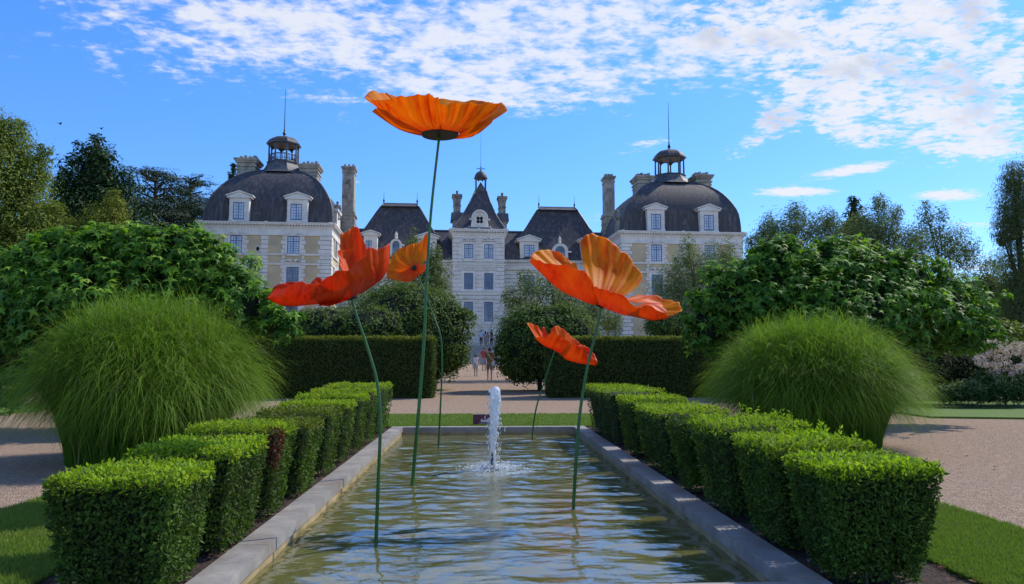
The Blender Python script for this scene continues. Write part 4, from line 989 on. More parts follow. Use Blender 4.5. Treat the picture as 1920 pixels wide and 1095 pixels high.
L_edges = [(Yl(321, EXL) + .05, Yl(410, EXL), .78, 1), (Yl(440, EXL), Yl(505, EXL), .81, 1), (Yl(525, EXL), Yl(558, EXL), .86, 1), (Yl(577, EXL), Yl(608, EXL), .80, 2), (Yl(623, EXL), Yl(643, EXL), .85, 2),
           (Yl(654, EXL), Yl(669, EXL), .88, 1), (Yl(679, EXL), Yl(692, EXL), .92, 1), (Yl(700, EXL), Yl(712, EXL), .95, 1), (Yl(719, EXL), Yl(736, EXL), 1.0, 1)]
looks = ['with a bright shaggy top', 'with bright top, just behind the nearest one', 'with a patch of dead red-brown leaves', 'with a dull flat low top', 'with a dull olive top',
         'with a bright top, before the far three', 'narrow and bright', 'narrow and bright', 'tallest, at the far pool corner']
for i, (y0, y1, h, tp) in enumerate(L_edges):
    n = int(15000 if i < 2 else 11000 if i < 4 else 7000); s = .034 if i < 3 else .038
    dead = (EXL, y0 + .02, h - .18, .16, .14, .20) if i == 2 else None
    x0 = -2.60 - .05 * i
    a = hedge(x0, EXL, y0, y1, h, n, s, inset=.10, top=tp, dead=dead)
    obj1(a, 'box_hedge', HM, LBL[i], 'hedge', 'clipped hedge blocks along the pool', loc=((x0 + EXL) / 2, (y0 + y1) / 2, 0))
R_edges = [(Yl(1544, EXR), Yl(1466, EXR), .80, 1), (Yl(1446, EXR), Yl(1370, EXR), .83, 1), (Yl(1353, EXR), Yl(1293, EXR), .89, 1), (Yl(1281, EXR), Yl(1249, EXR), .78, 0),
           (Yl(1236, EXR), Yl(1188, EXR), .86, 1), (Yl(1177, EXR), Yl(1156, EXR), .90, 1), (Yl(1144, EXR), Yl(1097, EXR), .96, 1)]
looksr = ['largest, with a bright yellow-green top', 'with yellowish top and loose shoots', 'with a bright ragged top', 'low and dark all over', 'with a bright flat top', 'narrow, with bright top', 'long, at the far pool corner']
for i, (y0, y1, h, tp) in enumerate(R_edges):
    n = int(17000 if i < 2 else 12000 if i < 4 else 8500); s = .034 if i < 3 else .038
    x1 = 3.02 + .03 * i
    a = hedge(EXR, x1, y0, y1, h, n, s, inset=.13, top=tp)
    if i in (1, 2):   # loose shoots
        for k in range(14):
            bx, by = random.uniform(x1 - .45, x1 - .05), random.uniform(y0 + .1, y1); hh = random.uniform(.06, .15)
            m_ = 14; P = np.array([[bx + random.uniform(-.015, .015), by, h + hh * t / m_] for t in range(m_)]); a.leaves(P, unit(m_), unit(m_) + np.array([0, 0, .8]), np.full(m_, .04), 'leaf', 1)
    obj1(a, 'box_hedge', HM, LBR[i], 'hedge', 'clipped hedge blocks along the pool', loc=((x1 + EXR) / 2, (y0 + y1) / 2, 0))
# ---- tall clipped hedges
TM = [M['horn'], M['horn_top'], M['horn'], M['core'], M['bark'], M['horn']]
yh = 28.6
xa, xb = ony(400, 745, yh).x, ony(811, 745, yh).x; hh = ony(700, 634, yh).z
a = hedge(xa, xb, yh, yh + 1.5, hh, 42000, .085, top=1, zb=.05, bulge=.03, faces='flrt', toprag=.06)
obj1(a, 'tall_hedge', TM, 'tall dark clipped hedge wall left of the gravel path', 'hedge', 'tall clipped hedge walls', loc=((xa + xb) / 2, yh, 0))
xa, xb = ony(1030, 748, yh).x, ony(1420, 748, yh).x; hh = ony(1200, 634, yh).z
a = hedge(xa, xb, yh, yh + 1.5, hh, 38000, .085, top=1, zb=.05, bulge=.03, faces='flrt', toprag=.06)
obj1(a, 'tall_hedge', TM, 'tall dark clipped hedge wall right of the gravel path', 'hedge', 'tall clipped hedge walls', loc=((xa + xb) / 2, yh, 0))
# ---- ornamental grass mounds
def mound(u, vb, Y, R, H, n, label, seed):
    rg = np.random.default_rng(seed); c = ony(u, vb, Y); cx, cy = c.x, Y; K = 8
    az = rg.uniform(0, 2 * math.pi, n); f = np.sqrt(rg.random(n)) ** .70; q = np.where(rg.random(n) < .45, rg.uniform(.5, .92, n), rg.uniform(.86, 1.07, n))
    sh = 1 + .05 * np.sin(az * 5 + seed) + .03 * np.sin(az * 11); d = R * f * sh * q
    apex = H * (1 - .44 * f ** 2.3) * q * (1 + .03 * np.sin(az * 7)); tz = apex * (1 - .02 - .10 * f ** 2 - .72 * rg.random(n) ** 1.3 * f ** 2.5)
    low = rg.random(n) < .05 * f; tz = np.where(low, tz * rg.uniform(.35, .8, n), tz); d = np.where(low, d * rg.uniform(.9, 1.15, n), d)
    rr = 1.05 * np.sqrt(rg.random(n)); ra = az + rg.normal(0, .9, n); rx, ry = np.cos(ra) * rr, np.sin(ra) * rr
    az2 = az + rg.normal(0, .10, n); tipx, tipy, tipz = np.cos(az2) * d, np.sin(az2) * d, np.maximum(tz, .1); low = tipz < 0
    c1x = rx + (np.cos(az) * d - rx) * .16; c1y = ry + (np.sin(az) * d - ry) * .16; c1z = apex * .55
    c2x = rx + (np.cos(az) * d - rx) * .62; c2y = ry + (np.sin(az) * d - ry) * .62; c2z = apex * (1.0 + .12 * f)
    V = np.zeros((n, 2 * K - 1, 3)); A = np.zeros((n, 2 * K - 1)); w0 = rg.uniform(.004, .010, n)
    ex, ey = -np.sin(az + rg.normal(0, .9, n)), np.cos(az + rg.normal(0, .9, n))
    jit = rg.normal(0, .07, (n, 3))
    for k in range(K):
        t = k / (K - 1); b0, b1, b2, b3 = (1 - t) ** 3, 3 * t * (1 - t) ** 2, 3 * t * t * (1 - t), t ** 3
        X = b0 * rx + b1 * c1x + b2 * c2x + b3 * tipx + jit[:, 0] * t; Yy = b0 * ry + b1 * c1y + b2 * c2y + b3 * tipy + jit[:, 1] * t; Z = b1 * c1z + b2 * c2z + b3 * tipz + jit[:, 2] * t * (tipz > .3)
        w = w0 * (1 - t ** 2 * .9)
        if k < K - 1:
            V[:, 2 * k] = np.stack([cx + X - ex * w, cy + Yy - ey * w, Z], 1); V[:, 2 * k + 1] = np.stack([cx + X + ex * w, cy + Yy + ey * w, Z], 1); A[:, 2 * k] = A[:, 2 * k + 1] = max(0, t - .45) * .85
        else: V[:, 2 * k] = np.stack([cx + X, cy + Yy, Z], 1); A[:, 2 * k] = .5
    st = 2 * K - 1; quads = []
    for k in range(K - 2): quads += [2 * k, 2 * k + 1, 2 * k + 3, 2 * k + 2]
    quads += [2 * K - 4, 2 * K - 3, 2 * K - 2]
    L = (np.array(quads)[None, :] + (np.arange(n) * st)[:, None]).ravel(); S = np.tile([4] * (K - 2) + [3], n)
    dry = np.repeat(np.where(rg.random(n) < .035, 2, 0), K - 1); a = Acc(); a.raw(V.reshape(-1, 3), L, S, dry, A.ravel())
    a.lathe([(.85, -.02), (.9, .3), (R * .45, H * .38), (R * .40, H * .5), (R * .28, H * .64)], cx, cy, 16, 1)
    return obj1(a, 'ornamental_grass', [M['blade'], M['core'], M['dry_blade']], label, 'ornamental grass', 'big ornamental grass mounds', loc=(cx, cy, 0))
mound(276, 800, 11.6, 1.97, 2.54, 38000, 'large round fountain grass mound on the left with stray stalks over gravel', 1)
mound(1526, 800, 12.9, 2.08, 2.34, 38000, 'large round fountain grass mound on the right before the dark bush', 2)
# ---- free-growing foliage from soft blobs
def blobs_px(Y, lst, dfac=.8):
    out = []
    for (u, v, ru, rv, *r) in lst:
        Yb = Y + (r[0] if r else 0); c = ony(u, v, Yb); k = Yb / F_PX; out.append((c.x, c.y, c.z, ru * k, max(ru, rv) * k * dfac, rv * k))
    return out
def foliage(a, blobs, n, size, tmpl='leaf', mats_=(0, 1), clump=.28, per=40, core=.0, up_=.3, shell=.6, droop=0.0, flat=1.0, litp=.25, coremat=2, spread=1.0, zmin=None, rough_=.07, bumps=0):
    blobs = list(blobs)
    for _ in range(bumps):
        q = random.choice(blobs[:9]); d = Vector((random.gauss(0, 1), random.gauss(0, .7) - .4, abs(random.gauss(0, 1)) * .9 + .1)).normalized(); s = random.uniform(.08, .32) * min(q[3], q[5])
        blobs.append((q[0] + d.x * q[3] * .95, q[1] + d.y * q[4] * .95, q[2] + d.z * q[5] * .95, s, s, s * .9))
    vol = np.array([b[3] * b[5] + b[4] * b[5] + b[3] * b[4] for b in blobs]); vol = vol / vol.sum()
    nmain = len(blobs) - bumps
    for bi, (b, f) in enumerate(zip(blobs, vol)):
        c = np.array(b[:3]); r = np.array(b[3:6]); nc = max(3, int(n * f / per)); dirs = unit(nc)
        rad = (shell + (1 - shell) * RNG.random(nc) ** .5)[:, None]
        cc = c + dirs * r * rad * (1 + RNG.normal(0, rough_, nc))[:, None]
        cr = clump * r.mean() * RNG.uniform(.5, 1.3, nc)
        idx = np.repeat(np.arange(nc), per); m_ = len(idx); loc = unit(m_) * (RNG.random(m_) ** .45)[:, None]
        P = cc[idx] + loc * cr[idx][:, None] * np.array([1, 1, flat]); 
        Nn = loc * .6 + dirs[idx] * .5 + np.array([0, 0, up_]) + unit(m_) * .5
        Dn = loc + dirs[idx] * .4 + unit(m_) * .6 + np.array([0, 0, -droop])
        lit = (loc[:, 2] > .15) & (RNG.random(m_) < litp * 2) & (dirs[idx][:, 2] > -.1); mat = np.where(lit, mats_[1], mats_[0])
        S = size * RNG.uniform(.5, 1.35, m_)
        if zmin is not None:
            k = P[:, 2] > zmin; P, Nn, Dn, S, mat = P[k], Nn[k], Dn[k], S[k], mat[k]
        a.leaves(P, Nn, Dn, S, tmpl, mat)
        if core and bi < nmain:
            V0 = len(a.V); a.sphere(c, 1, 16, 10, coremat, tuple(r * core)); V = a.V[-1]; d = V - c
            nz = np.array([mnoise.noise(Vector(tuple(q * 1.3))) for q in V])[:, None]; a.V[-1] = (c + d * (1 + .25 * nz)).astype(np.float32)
def woody(base, blobs, r0, nb=7, lean=0):
    """trunk with limbs running into the crown"""
    a = Acc(); b = np.array(blobs); top = b[np.argmax(b[:, 2])]; zmid = b[:, 2].min(); P0 = Vector(base)
    T = Vector((top[0], top[1], top[2] + top[5] * .5)); fork = P0.lerp(Vector((float(b[:, 0].mean()), float(b[:, 1].mean()), float(max(zmid, P0.z + .5)))), .7)
    a.tube([P0 - Vector((0, 0, .15)), P0.lerp(fork, .5) + Vector((random.uniform(-.1, .1) * r0 * 3, 0, 0)), fork, fork.lerp(T, .5), T], [r0 * 1.25, r0, r0 * .8, r0 * .45, r0 * .1], 8)
    for k in range(nb):
        q = blobs[k % len(blobs)]; e = Vector((q[0] + random.uniform(-.5, .5) * q[3], q[1] + random.uniform(-.5, .5) * q[4], q[2] + random.uniform(-.2, .5) * q[5]))
        s = P0.lerp(fork, random.uniform(.6, 1.0)) if k % 2 else fork.lerp(T, random.uniform(0, .45)); mid = s.lerp(e, .5) + Vector((0, 0, .12 * (e - s).length))
        a.tube([s, mid, e], [r0 * .4, r0 * .25, r0 * .07], 6)
        for _ in range(2):
            e2 = mid.lerp(e, random.uniform(.2, .8)); e3 = e2 + Vector((random.uniform(-1, 1), random.uniform(-1, 1), random.uniform(.1, 1))) * (e - s).length * .12; a.tube([e2, e3], [r0 * .12, r0 * .04], 4)
    return a
def tree(name, label, cat, Y, px, n, size, mk, mats_=(0, 1), r0=.15, group=None, base=None, dfac=.8, nb=7, trunk=True, **k):
    bl = blobs_px(Y, px, dfac); bx = base if base is not None else float(np.mean([b[0] for b in bl])); by = Y
    root = empty(name, (bx, by, gz(by)), label, cat, group)
    a = Acc(); foliage(a, bl, n, size, mats_=mats_, **k); o = a.build('crown', [M[q] for q in mk], root); o.location = (-bx, -by, -gz(by))
    if trunk:
        t = woody((bx, by, gz(by)), bl, r0, nb); o = t.build('trunk', M['bark'], root, smooth=True); o.location = (-bx, -by, -gz(by))
    return root
# star-leaved round-headed bushes behind the mounds
SM = ['star', 'star_lit', 'core']
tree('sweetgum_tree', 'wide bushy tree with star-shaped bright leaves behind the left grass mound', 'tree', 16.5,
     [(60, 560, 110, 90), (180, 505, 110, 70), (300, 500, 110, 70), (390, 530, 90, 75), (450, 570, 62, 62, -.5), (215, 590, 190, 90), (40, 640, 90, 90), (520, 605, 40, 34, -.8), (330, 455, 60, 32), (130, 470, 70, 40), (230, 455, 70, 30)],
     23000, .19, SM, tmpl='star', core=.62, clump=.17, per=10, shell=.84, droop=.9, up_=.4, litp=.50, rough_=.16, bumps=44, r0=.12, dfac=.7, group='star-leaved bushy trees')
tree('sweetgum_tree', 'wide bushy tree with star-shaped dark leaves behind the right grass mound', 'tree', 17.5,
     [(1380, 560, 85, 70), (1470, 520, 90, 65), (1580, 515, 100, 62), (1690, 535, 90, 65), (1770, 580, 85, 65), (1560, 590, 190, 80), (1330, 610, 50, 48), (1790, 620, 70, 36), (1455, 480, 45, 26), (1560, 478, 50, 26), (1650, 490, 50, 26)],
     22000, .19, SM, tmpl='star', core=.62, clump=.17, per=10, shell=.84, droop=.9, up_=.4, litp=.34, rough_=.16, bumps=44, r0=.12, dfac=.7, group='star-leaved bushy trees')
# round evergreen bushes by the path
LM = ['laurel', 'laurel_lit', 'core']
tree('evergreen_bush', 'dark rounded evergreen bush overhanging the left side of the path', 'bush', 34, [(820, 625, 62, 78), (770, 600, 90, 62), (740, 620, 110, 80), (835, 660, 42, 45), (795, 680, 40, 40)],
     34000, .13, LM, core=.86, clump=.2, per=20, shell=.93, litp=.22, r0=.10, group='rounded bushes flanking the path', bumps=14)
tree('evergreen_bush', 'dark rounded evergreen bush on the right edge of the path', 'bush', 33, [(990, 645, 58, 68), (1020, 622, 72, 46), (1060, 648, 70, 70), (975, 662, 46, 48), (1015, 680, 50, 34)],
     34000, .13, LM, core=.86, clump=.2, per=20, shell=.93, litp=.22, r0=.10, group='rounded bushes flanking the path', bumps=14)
tree('evergreen_bush', 'lower clipped bush with small leaves above the left tall hedge', 'bush', 31.5, [(610, 615, 60, 38), (690, 612, 60, 38), (560, 622, 60, 34), (490, 625, 60, 40), (430, 630, 60, 50)],
     30000, .11, LM, core=.86, clump=.2, per=20, shell=.93, litp=.25, r0=.10)
# airy trees in front of the wings
AM = ['airy', 'willow', 'core']
tree('young_tree', 'loose light green tree between the left poppies and the castle tower', 'tree', 40, [(800, 545, 50, 45), (760, 555, 70, 40), (820, 520, 30, 40), (790, 500, 42, 34), (745, 500, 16, 30), (815, 478, 16, 26), (775, 470, 12, 40), (700, 560, 45, 28)],
     15000, .13, AM, clump=.35, per=22, shell=.3, litp=.3, r0=.09, nb=14)
tree('young_tree', 'loose dark green tree between the castle tower and the big right poppy', 'tree', 42, [(1010, 560, 60, 45), (1080, 570, 60, 48), (1110, 600, 50, 40), (960, 565, 22, 30), (985, 530, 16, 26), (1030, 530, 20, 24), (1150, 605, 25, 22)],
     13000, .13, AM, clump=.4, per=20, shell=.3, litp=.2, r0=.09, nb=16)
tree('young_tree', 'thin sparse young tree with few leaves against the tower base', 'tree', 60, [(930, 600, 10, 22), (895, 612, 12, 14), (868, 600, 10, 28), (948, 560, 8, 30)],
     700, .13, AM, clump=.7, per=8, shell=.2, litp=.3, r0=.018, nb=6, group=None)
WM = ['willow', 'airy', 'core']
tree('willow_bush', 'pale grey-green willow bush in front of the right pavilion', 'bush', 38, [(1310, 560, 75, 70), (1280, 520, 40, 50), (1340, 510, 40, 55), (1365, 490, 20, 45), (1290, 470, 12, 35), (1250, 570, 35, 60), (1375, 540, 30, 55), (1290, 600, 70, 34)],
     40000, .15, WM, tmpl='long', clump=.3, per=26, shell=.35, litp=.3, r0=.1, nb=20, droop=-.5)
tree('dark_shrub', 'low dark shrub at the foot of the right pavilion wall', 'bush', 36, [(1260, 615, 50, 30), (1235, 605, 20, 20)], 6000, .12, LM, core=.7, shell=.8, per=20, litp=.02, r0=.05)
# wispy willows rising behind the right bush
tree('willow_tree', 'wispy pale willow shoots rising left of the small dark spire conifer', 'tree', 30, [(1480, 440, 60, 40), (1440, 430, 12, 34), (1490, 410, 16, 34), (1540, 430, 40, 40), (1555, 420, 10, 34), (1460, 450, 60, 26), (1415, 460, 24, 20)],
     11000, .17, WM, tmpl='long', clump=.45, per=14, shell=.2, litp=.3, r0=.05, nb=26, droop=-.4)
tree('willow_tree', 'feathery willow with two thin tops right of the small dark conifer', 'tree', 30, [(1640, 430, 50, 46), (1650, 385, 12, 26), (1680, 400, 10, 22), (1625, 440, 60, 34), (1700, 450, 40, 30)],
     10000, .16, WM, tmpl='long', clump=.45, per=14, shell=.2, litp=.2, r0=.05, nb=26, droop=-.4)
tree('willow_tree', 'thin airy willow beyond the right end of the star-leaved bush', 'tree', 31, [(1745, 420, 30, 40), (1735, 400, 10, 24), (1765, 405, 8, 20), (1790, 460, 40, 44), (1755, 470, 70, 44), (1710, 470, 40, 34), (1815, 480, 30, 36), (1850, 505, 36, 26)],
     9000, .16, AM, tmpl='long', clump=.45, per=12, shell=.2, litp=.3, r0=.05, nb=26, droop=-.4)
# conifer builder: tiers of drooping branches
def conifer(name, label, Y, u, vtop, vbase, wpx, n, size, mk, power=.8, flat=.35, cat='tree', group=None, core=True, rough=.25, seed=3, tiers=26):
    rg = random.Random(seed); c = ony(u, vtop, Y); zt = c.z; zb = ony(u, vbase, Y).z; R = wpx / 2 * Y / F_PX; cx = c.x
    root = empty(name, (cx, Y, gz(Y)), label, cat, group); a = Acc(); bl = []
    for i in range(tiers):
        t = (i + .5) / tiers; r = R * (t ** power); z = zt - (zt - zb) * t; m_ = 4 + int(9 * t)
        for k in range(m_):
            w = rg.uniform(0, 6.283); q = r * rg.uniform(.75 - rough, .95); s = r * rg.uniform(.24, .40) + .25
            bl.append((cx + q * math.cos(w), Y + q * math.sin(w), z - .12 * q * rg.random(), s, s, s * flat + .15))
    foliage(a, bl, n, size, tmpl='leaf', mats_=(0, 0), clump=.6, per=16, shell=.35, up_=.7, litp=0)
    if core: a.lathe([(R * .74, zb), (R * .74 * .75 ** power, zb + (zt - zb) * .25), (R * .72 * .5 ** power, zb + (zt - zb) * .5), (R * .5 * .2 ** power, zb + (zt - zb) * .8), (.05, zt - .2)], cx, Y, 12, 1)
    o = a.build('crown', [M[q] for q in mk], root); o.location = (-cx, -Y, -gz(Y))
    t = Acc(); t.tube([(cx, Y, gz(Y) - .3), (cx, Y, zb), (cx, Y, zt)], [R * .09 + .1, R * .06 + .08, .03], 8); o = t.build('trunk', M['bark'], root); o.location = (-cx, -Y, -gz(Y))
    return root
conifer('sequoia_tree', 'tall dense dark conifer standing left of the castle', 70, 183, 256, 640, 285, 150000, .36, ['conifer', 'core'], power=.55, flat=.8)
conifer('conifer_tree', 'small dark pointed conifer tip above the right bush', 60, 1600, 371, 640, 210, 60000, .26, ['conifer', 'core'], power=.8, seed=5, flat=.6)
conifer('conifer_tree', 'dark conifer top peeping behind the left pavilion chimney', 115, 437, 306, 520, 60, 5000, .35, ['conifer', 'core'], power=.7, seed=6)
# cedars with flat layered plates
def cedar(label, Y, u, vtop, wpx, seed, n=60000):
    rg = random.Random(seed); c = ony(u, vtop, Y); cx = c.x; zt = c.z; z0 = gz(Y); k = Y / F_PX; root = empty('cedar_tree', (cx, Y, z0), label, 'tree', 'layered cedars left of the castle'); bl = []; t = Acc()
    t.tube([(cx, Y, z0 - .3), (cx + .3, Y, z0 + (zt - z0) * .5), (cx, Y, zt - .3)], [.75, .45, .06], 8)
    for i in range(24):
        q = (i + .5) / 24; z = zt - (zt - z0) * .82 * q; r = wpx / 2 * k * (.12 + q ** .5)
        for j in range(7):
            w = rg.uniform(0, 6.283); d = r * rg.uniform(.35, .92); s = r * rg.uniform(.26, .42) + .3; z = z + rg.uniform(-.35, .35); e = (cx + d * math.cos(w), Y + d * math.sin(w), z + .12 * d)
            bl.append((*e, s * 1.5, s, .35)); t.tube([(cx, Y, z - .4), (cx + .5 * d * math.cos(w), Y + .5 * d * math.sin(w), z - .05), e], [.14, .09, .03], 5)
    a = Acc(); foliage(a, bl, n, .26, tmpl='leaf', mats_=(0, 0), clump=.5, per=14, shell=.25, up_=1.2, litp=0, flat=.25)
    o = a.build('crown', [M['cedar']], root); o.location = (-cx, -Y, -z0); o = t.build('trunk', M['bark'], root); o.location = (-cx, -Y, -z0)
cedar('spreading blue-green cedar with flat branches between dark conifer and castle', 86, 292, 322, 270, 3, 90000); cedar('layered cedar with a pointed tip touching the left pavilion', 92, 357, 332, 200, 8, 80000)
tree('broadleaf_tree', 'large mottled broadleaf tree at the left edge of the photo', 'tree', 42, [(10, 300, 60, 75), (-40, 400, 110, 160), (55, 330, 40, 45), (40, 400, 60, 60), (70, 450, 45, 60), (30, 500, 80, 80), (85, 290, 12, 22), (100, 400, 20, 24), (20, 245, 30, 30), (-60, 250, 80, 60)],
     70000, .17, ['oak', 'yellow_tree', 'core'], clump=.32, per=30, shell=.4, litp=.25, r0=.35, nb=18, base=ony(-20, 500, 42).x)
tree('broadleaf_tree', 'yellow-green young tree in front of the dark conifer', 'tree', 50, [(200, 420, 36, 48), (165, 440, 40, 40), (225, 450, 34, 34), (215, 385, 18, 28), (140, 430, 22, 24), (255, 455, 20, 22), (190, 480, 80, 40)],
     16000, .19, ['yellow_tree', 'oak', 'core'], clump=.35, per=24, shell=.4, litp=.2, r0=.1, nb=14)
tree('birch_tree', 'tall drooping grey-green birch cut by the right edge of the photo', 'tree', 36, [(1900, 330, 14, 40), (1905, 400, 30, 50), (1925, 380, 40, 80), (1890, 430, 26, 34), (1910, 500, 44, 60), (1930, 600, 60, 70), (1880, 445, 18, 16), (1900, 560, 30, 50)],
     50000, .15, ['birch', 'airy', 'core'], tmpl='long', clump=.4, per=24, shell=.3, litp=.1, r0=.2, nb=16, droop=1.4, base=ony(1935, 500, 36).x)
# dark background belt of trees, right and left
tree('background_tree', 'dark tree mass behind the hydrangeas at the right edge', 'tree', 40, [(1880, 590, 50, 45), (1850, 540, 30, 26), (1800, 600, 80, 40), (1930, 560, 40, 60)], 14000, .2, ['birch', 'airy', 'core'], core=.6, clump=.3, per=24, shell=.6, litp=.1, r0=.2)
tree('background_tree', 'dark shrubbery below the big broadleaf tree at the left edge', 'bush', 24, [(20, 610, 60, 60), (-30, 650, 80, 90), (10, 690, 40, 60), (-10, 560, 60, 50)], 16000, .14, ['oak', 'yellow_tree', 'core'], core=.7, clump=.3, per=24, shell=.7, litp=.15, r0=.1)
for (q_, Y_, lst_, lb_) in ((1, 58, [(1440, 560, 60, 60), (1540, 570, 70, 60), (1640, 570, 70, 60)], 'far dark trees behind the right star-leaved bush'), (1, 28, [(1700, 650, 60, 40), (1780, 655, 60, 40), (1640, 660, 60, 40), (1860, 645, 60, 40), (1935, 650, 60, 44)], 'dark undergrowth behind the olive-brown shrub'), (1, 56, [(1740, 580, 70, 55), (1840, 575, 70, 60), (1940, 570, 70, 70)], 'far dark trees beyond the hydrangeas'),
                          (0, 60, [(320, 520, 70, 90), (250, 540, 70, 80), (360, 560, 40, 80)], 'dark undergrowth below the cedars left of the castle'), (0, 55, [(150, 540, 90, 90), (60, 560, 90, 80), (-20, 570, 60, 90)], 'dark undergrowth below the tall dark conifer')):
    tree('background_tree', lb_, 'tree', Y_, lst_, 15000, .26, ['oak', 'airy', 'core'], core=.8, clump=.3, per=24, shell=.7, litp=.1, r0=.2)
tree('background_tree', 'green shrub at the left edge just beyond the gravel', 'bush', 21, [(10, 740, 36, 22), (-20, 735, 40, 30)], 5000, .07, ['plant', 'laurel_lit', 'core'], core=.7, per=20, shell=.8, litp=.3, r0=.03)
# right border planting
tree('hydrangea_bush', 'hydrangea bush covered in white and pink blooms at the right edge', 'bush', 23.5, [(1880, 690, 50, 42), (1915, 690, 40, 50), (1850, 700, 30, 36)], 12000, .09, ['plant', 'laurel_lit', 'core'], core=.75, per=20, shell=.85, litp=.2, r0=.03)
hy = bpy.data.objects['hydrangea_bush']; a = Acc()
for i in range(120):
    u, v = random.uniform(1828, 1935), random.uniform(640, 715)
    if v > 690 and random.random() < .6: continue
    if u < 1850 and v > 690: continue
    dep = 22.2 + random.uniform(-.2, .5) + max(0, (690 - v)) * .012; c = ony(u, v, dep); r = random.uniform(.08, .15); n = 60; d = unit(n); P = np.array(c) + d * np.array([r, r, r * .75]); a.leaves(P, d, unit(n), np.full(n, .055), 'leaf', 0)
o = a.build('bloom_heads', M['bloom'], hy); o.location = -hy.location
tree('olive_shrub', 'dull olive-brown rounded shrub left of the hydrangea', 'bush', 24, [(1790, 695, 45, 46), (1755, 700, 34, 44), (1825, 705, 24, 40), (1740, 665, 30, 26)], 12000, .08, ['olive', 'airy', 'core'], core=.8, per=20, shell=.85, litp=.15, r0=.03)
tree('border_plants', 'low mixed leafy border plants below the hydrangea', 'plant', 22.3, [(1820, 735, 40, 20), (1870, 728, 40, 24), (1915, 730, 30, 26), (1775, 740, 30, 16), (1840, 715, 16, 20)], 9000, .15, ['plant', 'willow', 'core'], tmpl='long', core=.6, per=16, shell=.7, litp=.45, trunk=False, droop=-.8)
# dark undergrowth closing the garden behind, seen in gaps
# ------------------------------------------------------------------ giant poppies
def cat(P, t):
    n = len(P) - 1; x = t * n; i = min(int(x), n - 1); f = x - i
    p0, p1, p2, p3 = P[max(i - 1, 0)], P[i], P[i + 1], P[min(i + 2, n)]
    return .5 * ((2 * p1) + (p2 - p0) * f + (2 * p0 - 5 * p1 + 4 * p2 - p3) * f * f + (3 * p1 - p0 - 3 * p2 + p3) * f * f * f)
def patch(rows, Y0, nu=56, nv=22, ruff=.018, k=9, seed=0, edge=.03):
    """rows: base -> rim, each a list of (px, py, depth offset)"""
    R = [[ony(u, v, Y0 + d) for (u, v, d) in r] for r in rows]
    rg = random.Random(seed); ph = rg.uniform(0, 6); V = []; UV = []
    G = []
    for j in range(nv + 1):
        t = j / nv; G.append([cat([cat(r, i / nu) for r in R], t) for i in range(nu + 1)])
    for j in range(nv + 1):
        t = j / nv
        for i in range(nu + 1):
            a_, b_ = G[j][min(i + 1, nu)] - G[j][max(i - 1, 0)], G[min(j + 1, nv)][i] - G[max(j - 1, 0)][i]
            n = a_.cross(b_); n = n.normalized() if n.length > 1e-9 else Vector((0, -1, 0)); s = i / nu
            s2 = s + .05 * math.sin(7 * s + ph); w = math.sin(s2 * k * 6.283 * .38 + ph + 1.3 * math.sin(t * 2)) + .45 * math.sin(s2 * k * 6.283 * .83 + ph * 2)
            p = G[j][i] + n * ruff * .75 * w * (t ** 1.5 + .03)
            if j > nv - 3: # scalloped rim
                e = (j - (nv - 3)) / 3; p = p + b_.normalized() * edge * e * (mnoise.noise(Vector((s * k * .9, seed, ph))) - .1 * abs(w)) if b_.length > 1e-6 else p
            V.append(p); UV.append((s, t, seed * 1.7))
    F = [(j * (nu + 1) + i, j * (nu + 1) + i + 1, (j + 1) * (nu + 1) + i + 1, (j + 1) * (nu + 1) + i) for j in range(nv) for i in range(nu)]
    return V, UV, F
def petal(root, rows, Y0, mat, **k):
    V, UV, F = patch(rows, Y0, **k); me = bpy.data.meshes.new('petal'); L = root.location
    me.from_pydata([tuple(v - L) for v in V], [], F); at = me.attributes.new('puv', 'FLOAT_VECTOR', 'POINT'); at.data.foreach_set('vector', [x for q in UV for x in q])
    me.polygons.foreach_set('use_smooth', [True] * len(F)); me.materials.append(M[mat]); o = bpy.data.objects.new('petal', me); COL.objects.link(o); o.parent = root
    s = o.modifiers.new('thick', 'SOLIDIFY'); s.thickness = .004; s.offset = 0
    return o
def stem(root, pts, Ys, r):
    P = [ony(u, v, y) for (u, v), y in zip(pts, Ys)]; Q = [cat(P, i / 30) - root.location for i in range(31)]
    a = Acc(); a.tube(Q, [r * (1 - .35 * i / 30) if pts[0][1] > pts[-1][1] else r * (.65 + .35 * i / 30) for i in range(31)], 10); return a.build('stem', M['stem'], root, smooth=True)
def poppy(label, base_px, top_px=None):
    b = onz(*base_px, WZ); b.z = -.6; return empty('giant_poppy', b, label, 'poppy sculpture', 'giant poppy sculptures in the pool')
def disc(root, u, v, Y, ru, n, th=.03, mat='black', name='centre_disc'):
    c = ony(u, v, Y) - root.location; n = Vector(n).normalized(); a_ = n.cross(Vector((0, 1, .01))).normalized(); b_ = n.cross(a_); r = ru * Y / F_PX; a = Acc(); V = []
    for s in (0, 1):
        for k in range(28): w = 6.2832 * k / 28; q = c + (a_ * math.cos(w) + b_ * math.sin(w)) * r * (1 - .04 * s) + n * th * s; V.append(tuple(q))
    a.polys(V, [tuple(range(27, -1, -1)), tuple(range(28, 56))] + [(k, (k + 1) % 28, (k + 1) % 28 + 28, k + 28) for k in range(28)]); return a.build(name, M[mat], root)
